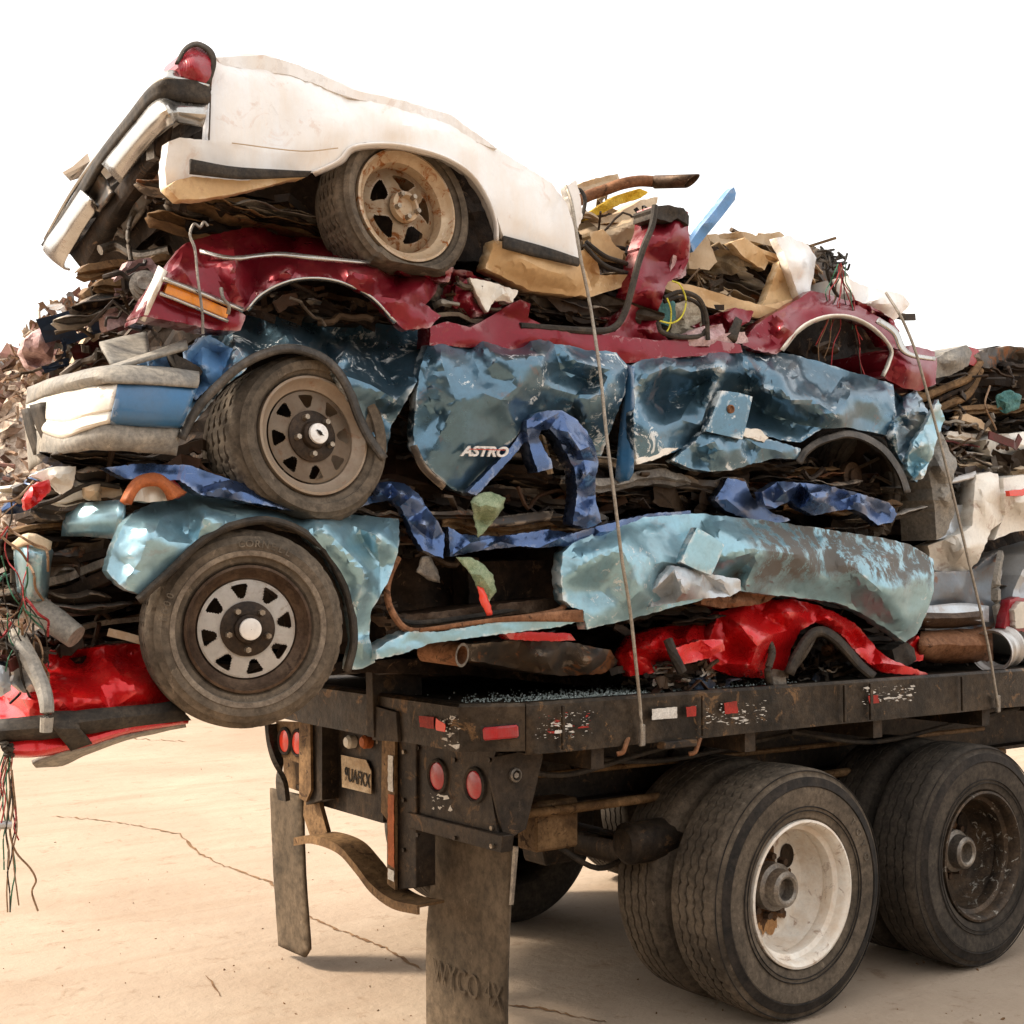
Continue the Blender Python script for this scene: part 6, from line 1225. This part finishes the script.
sheet('quarter_panel', 'hatch', HB, [(928,546,.1),(945,540,.06),(962,533,.02),(972,526,0),(974,500,0),(976,475,0),(990,472,0),(998,474,.0),(1001,500,.0),(1003,520,.02),(990,530,.0),(984,545,.0),(978,560,.03),(968,571,.08),(950,572,.1),(932,570,.12)], y=.18, inner=[(985,500,-.03),(965,550,-.03),(985,520,-.01)], nrand=6, amp=.02, crum=.012, seed=411, res=4, lip=.08)
sheet('bumper', 'hatch', HB, [(1003,478,.02),(1030,474,0),(1080,472,0),(1080,520,.0),(1040,528),(1010,533,.02),(994,540,.05),(1005,515,.03)], y=.15, inner=[(1020,500,-.04),(1050,500,-.04)], crum=.01, seed=412, res=5, depth=.3)
sheet('side_marker', 'lens_bright', HB, [(1009,491),(1035,488),(1035,494),(1010,496)], y=.10, crum=.001, seed=413, res=3, lip=.02)
sheet('roof_panel', 'hatch', HB, [(986,440),(1000,434),(1030,432),(1060,436),(1060,460),(1030,462),(1002,462),(992,455)], y=.3, nrand=6, amp=.08, crum=.03, seed=414, res=4, lip=.1)
sheet('hood_panel', 'tan2', HB, [(954,418),(966,414),(980,420),(992,432),(984,430),(968,422)], y=.26, nrand=3, amp=.04, crum=.02, seed=415, res=3, lip=.03)
loft('trim_strip', 'alu', HB, [[(944,479,.2),(946,484,.18)],[(960,476,.2),(961,481,.18)],[(975,472,.2),(976,477,.18)]], thick=.015)
junk('wreckage', 'junk_bits', HB, [(940,420),(985,425),(1020,440),(1015,470),(975,475),(945,500),(935,470)], .2, .6, 90, 416, (.05,.24))
core(HB, [(935,430),(990,432),(1080,440),(1080,545),(1000,550),(930,565)], 417, y=.5, depth=1.0)
sheet('inner_panel', 'silver', HB, [(930,514),(948,508),(960,505),(972,505),(968,530),(950,535),(935,540)], y=.24, nrand=5, amp=.04, crum=.02, seed=418, res=3, lip=.05)
GC = thing('grey_car', (3.2, 1.0, 1.7), 'crushed grey and rusty car at the bottom of the second stack, beside the bare wheel', 'car', G2)
sheet('door', 'grey', GC, [(930,572),(950,572),(970,572),(985,560),(998,552),(1002,570),(996,600),(994,628),(980,635),(950,632),(925,630),(930,600)], y=.22, inner=[(960,590,-.02),(975,580,.02),(950,612,.02)], nrand=4, amp=.015, crum=.012, seed=421, res=4, lip=.1)
loft('door_handle_trim', 'silver', GC, [[(925,606,.17),(926,622,.15)],[(960,603,.17),(960,619,.15)],[(988,606,.17),(988,622,.15)]], thick=.01)
loft('moulding', 'rimdark', GC, [[(922,608,.2),(920,618,.14),(922,627,.2)],[(950,608,.2),(950,618,.14),(950,627,.2)],[(982,606,.2),(982,616,.14),(982,624,.2)]], thick=.012)
loft('rocker_panel', 'rust', GC, [[(920,632,.2),(918,645,.12),(920,660,.2)],[(950,630,.2),(950,645,.12),(950,662,.2)],[(992,628,.2),(992,645,.12),(992,662,.2)]], thick=.012, crum=.01)
hose('door_frame', 'plastic', GC, [(1001,553,.2),(997,575,.17),(996,600,.17),(1000,628,.17)], 1, flat=(.012,.02))
hose('door_frame', 'rubber', GC, [(1012,590,.3),(1006,610,.3),(1003,630,.3)], .012)
core(GC, [(920,565),(1000,555),(1080,545),(1080,668),(1000,668),(915,668)], 422, y=.55, depth=1.0)
junk('wreckage', 'junk', GC, [(905,640),(925,620),(1000,560),(1024,560),(1024,660),(910,668)], .3, .6, 50, 423, (.05,.2))
SV = thing('silver_car', (3.8, .8, 1.8), 'crushed silver car end with red and white tail light, at the photo right edge', 'car', G2)
sheet('body_side', 'silver', SV, [(1014,590,.05),(1020,575,.02),(1032,555,0),(1080,540,0),(1080,660,0),(1030,655,.02),(1012,640,.05),(1008,620,.05)], y=.16, inner=[(1030,620,-.03),(1040,580,-.03)], crum=.012, seed=431, res=5, depth=.4)
sheet('tail_light', 'lens_deepred', SV, [(1010,600),(1018,597),(1030,600),(1030,632),(1012,630),(1004,628)], y=.11, crum=.002, seed=432, res=3, lip=.05)
sheet('reverse_lens', 'lens_clear', SV, [(1014,610),(1021,602),(1034,604),(1034,626),(1016,628)], y=.08, crum=.002, seed=433, res=3, lip=.03)
c = at(998,649,y=.12); M4 = Matrix.Translation(c) @ Matrix.Rotation(R(-80), 4, 'Z') @ Matrix.Rotation(R(6), 4, 'X')
bm = bmesh.new(); lathe(bm, [(.10,-.08),(.104,-.082),(.104,-.065),(.09,-.05),(.088,-.02),(.096,-.012),(.096,.012),(.088,.02),(.09,.05),(.104,.065),(.104,.082),(.10,.08)], 64)
o = obj('bare_wheel_rim', xf(bm, M4), 'alu', None, True, [('SOLIDIFY', dict(thickness=.005, offset=-1))]); top(prop(o, 'bare silver wheel rim without tyre standing on the deck beside the grey car', 'wheel rim'))
# bright blue strip standing up
o = sheet('blue_strip', 'bluepipe', None, [(690,243),(700,228),(715,210),(730,190),(734,187),(736,193),(735,200),(722,217),(706,236),(693,252)], y=.35, inner=[(712,218,-.03)], nrand=0, crum=.002, seed=441, res=3, jag=0, depth=.04); top(prop(o, 'bright blue bent metal strip sticking up out of the wreckage beside the maroon pillar', 'metal strip'))
o = hose('bent_rod', 'iron', None, [(208,226,.05),(204,222,.05),(200,227,.05),(194,224,.05),(190,235,.05),(195,250,.04),(198,280,.03),(202,310,.02),(203,334,.02)], .0045, n=6); top(prop(o, 'thin hooked steel rod hanging in front of the maroon fender', 'rod'))
o = hose('bent_rod', 'iron', None, [(221,288,.03),(223,298,.02),(229,306,.02),(228,314,.03)], .006, n=6); top(prop(o, 'short bent steel piece poking up at the end of the amber marker light', 'rod'))
# tie-down cables
GT = 'tie-down cables over the load'
def cable(pts, r, label):
    o = hose('tie_down_cable', 'cable', None, pts, r, n=8, sm=4); top(prop(o, label, 'cable', GT)); return o
cable([(566,186,.10),(572,205,.04),(580,255,-.0),(590,305,.0),(600,372,-.06),(607,440,-.09),(616,510,-.10),(622,560,-.09),(630,610,-.07),(636,665,-.05),(640,705,-.02),(642,737,-.02),(640,742,.0)], .0065, 'steel tie-down cable running down across the pale blue pickup bed to the deck edge')
cable([(886,293,.1),(897,310,.02),(905,325,.0),(915,350,-.02),(925,385,-.02),(937,430,-.02),(952,490,-.02),(966,550,-.02),(978,600,-.02),(988,645,-.02),(994,680,-.02),(998,706,-.02),(996,710,.02)], .0065, 'steel tie-down cable at the right, passing over the ivory hatchback to the deck')
for i, (px_, py_) in enumerate([(642,738),(998,706)]):
    bm = bmesh.new(); c = at(px_, py_, y=-.015); box(bm, c+Vector((-.012,-.008,-.03)), c+Vector((.012,.008,.05)), None, .003); o = obj('cable_hook', bm, 'iron'); top(prop(o, ['steel hook clamping the left tie-down cable under the deck edge', 'steel hook clamping the right tie-down cable under the deck edge'][i], 'hook', 'cable hooks on the deck edge'))
for i, px_ in enumerate((628, 700)):
    bm = bmesh.new(); P = path3([(px_,738,.02),(px_-2,744,.0),(px_-5,752,.0),(px_-11,754,.01)]); tube(bm, smooth_path(P, 4), .009, 8); obj('rope_hook', bm, 'rust', TR, True)
# tangled wires hanging at the far left
GW = 'loose wires hanging off the left end of the stack'
rnd = random.Random(12); LBL = ['dark','red','green','brown']
WT = thing('wire_bundle', tuple(at(12, 900, y=.15)), 'bundle of dark, red and green wires hanging below the bright red bumper', 'wires')
for i in range(12):
    m_ = ('wire_dark','wire_red','wire_brown','wire_green')[i % 4]; x = rnd.uniform(3, 14); P = [(x, rnd.uniform(745,760), .15)]; yy = P[0][1]; end = rnd.choice((880, 905, 840, 870, 912)); dx = rnd.uniform(-1.5, 2.2)
    k = 8
    for j in range(k): x += dx+rnd.uniform(-4, 4); yy += (end-P[0][1])/k; P.append((x, yy, .15+rnd.uniform(-.03, .03)))
    hose('wire', m_, WT, P, .0022, n=5, sm=4)
hose('wire', 'wire_brown', WT, [(12,770,.15),(14,800,.15),(10,830,.15),(16,852,.15),(30,868,.14),(36,880,.14),(32,892,.14),(38,911,.14)], .003, n=5)
bm = bmesh.new(); P = path3([(-6,826,.15),(2,825,.15),(11,825,.15)]); tube(bm, P, .012, 10); obj('connector', bm, 'alu', WT, True)
bm = bmesh.new(); 
for i in range(9):
    c = (8+rnd.uniform(-6,6), 749+rnd.uniform(-5,5)); tube(bm, smooth_path(path3([(c[0]+rnd.uniform(-7,7), c[1]+rnd.uniform(-6,6), .13+rnd.uniform(-.03,.03)) for _ in range(4)]), 3), .006, 5)
obj('wiring_knot', bm, 'wire_dark', WT, True)
WU = thing('wire_tangle', tuple(at(15, 700, y=.15)), 'tangle of thin coloured wires over the engine parts at the left edge of the stack', 'wires')
for i in range(34):
    m_ = ('wire_dark','wire_red','wire_brown','wire_dark','wire_green','wire_brown')[i % 6]; x = rnd.uniform(-4, 34); yy = rnd.uniform(470, 660); P = []
    a = rnd.uniform(.9, 2.2)
    for j in range(7): P.append((x, yy, rnd.uniform(.10, .2))); a += rnd.uniform(-.6, .6); x += 12*math.cos(a); yy += 15*math.sin(a); x = min(max(x, -6), 48); yy = min(yy, 745)
    hose('wire', m_, WU, P, rnd.choice((.002, .0028, .004)), n=5, sm=4)
# ===== scrap heap behind, and an unseen one added behind the viewer for darker reflections
def heap(name, label, cx, cy, L, W, Hh, n, seed, ang=0, s=(.15, .8), mat='junk_heap'):
    rnd = random.Random(seed); bm = bmesh.new(); ca, sa = math.cos(ang), math.sin(ang)
    def hz(u, v):
        t = max(0, 1-abs(v)/W)**.8; e = min(1, (1-abs(u)/L)*3.5) if abs(u) < L else 0
        return Hh*t*max(0, e)*(.80+.28*noise.noise(Vector((u*.22+seed, v*.3, 0)))+.10*noise.noise(Vector((u*.9, v*.9, seed))))
    NU, NV_ = 90, 24; g = []
    for i in range(NU+1):
        for j in range(NV_+1):
            u = -L+2*L*i/NU; v = -W+2*W*j/NV_; z = hz(u, v)+.15*noise.noise(Vector((u*2, v*2, 3)))
            g.append(bm.verts.new((cx+u*ca-v*sa, cy+u*sa+v*ca, max(-.2, z-.25))))
    for i in range(NU):
        for j in range(NV_): a = i*(NV_+1)+j; bm.faces.new((g[a], g[a+1], g[a+NV_+2], g[a+NV_+1]))
    for i in range(n):
        u = rnd.uniform(-L, L); v = rnd.uniform(-W*.98, W*.5) ; z = hz(u, v)
        if z <= .05 and rnd.random() < .6: continue
        p = Vector((cx+u*ca-v*sa, cy+u*sa+v*ca, z-.05+rnd.uniform(-.05, .14))); q = rnd.uniform(*s)*rnd.choice((.35, .5, .7, 1))
        rot = Euler((rnd.uniform(-1.2, 1.2), rnd.uniform(-1.2, 1.2), rnd.uniform(0, 6.28))).to_matrix()
        k = rnd.random()
        if k < .25:
            tube(bm, [p+rot @ Vector((q*(t-.5)*1.5, .1*q*noise.noise(Vector((i, t*3, 0))), .15*q*math.sin(t*3+i))) for t in (0, .33, .66, 1)], rnd.uniform(.015, .04), 5)
        else:
            a = []; nx, ny = 3, 2; wv = rnd.uniform(.3, .9)
            for jj in range(ny+1):
                for ii in range(nx+1): a.append(bm.verts.new(p+rot @ Vector(((ii/nx-.5)*q+rnd.gauss(0, .07)*q, (jj/ny-.5)*q*wv+rnd.gauss(0, .07)*q, rnd.gauss(0, .13)*q))))
            for jj in range(ny):
                for ii in range(nx): bm.faces.new((a[jj*(nx+1)+ii], a[jj*(nx+1)+ii+1], a[(jj+1)*(nx+1)+ii+1], a[(jj+1)*(nx+1)+ii]))
    o = obj(name, bm, mat); prop(o, label, kind='stuff'); return o
# far side of the yard: direction seen at the left edge of the picture
heap('scrap_heap', 'tall pale brown heap of shredded scrap metal far behind the trailer at the left', 5.5, 21.5, 15, 7.5, 9.0, 14000, 5, R(-36), (.10, .6))
heap('scrap_heap', 'unseen dark scrap heap added behind the viewer to darken reflections', -10.5, -17, 26, 6.5, 9.5, 3000, 6, R(143.5), (.3, 1.2), 'junk')  # added out of view: gives the panels something dark to reflect

layers(PU, [(20,515),(120,545),(110,600),(140,640),(40,640)], .35, 14, 451, (.25,.6), slope=.1)
layers(NV, [(640,492),(720,485),(900,515),(890,532),(700,515)], .12, 9, 452, (.3,.6), ('navy','dark','iron','under'))
layers(NV, [(60,470),(190,475),(150,505),(60,515)], .3, 7, 453, (.25,.6), ('dark','navy','hatch','iron'), slope=.05)
layers(RC_, [(600,600),(720,600),(880,640),(900,660),(800,615),(640,630)], .15, 10, 454, (.3,.6), ('red','dark','under','steel'))
layers(RC_, [(625,650),(700,640),(720,676),(640,684)], .08, 7, 455, (.12,.3), ('red','dark','iron','hatch'))
layers(DK, [(925,405),(960,380),(1060,360),(1060,435),(950,425)], .3, 14, 456, (.4,.9), slope=.1)
layers(HB, [(940,425),(1040,440),(1040,470),(945,480)], .25, 9, 457, (.2,.5), ('hatch','tan2','dark','silver','iron'), slope=-.05)
layers(GC, [(905,600),(1000,570),(1040,600),(1040,655),(915,660)], .25, 8, 458, (.3,.7), ('grey','silver','rust','dark'))
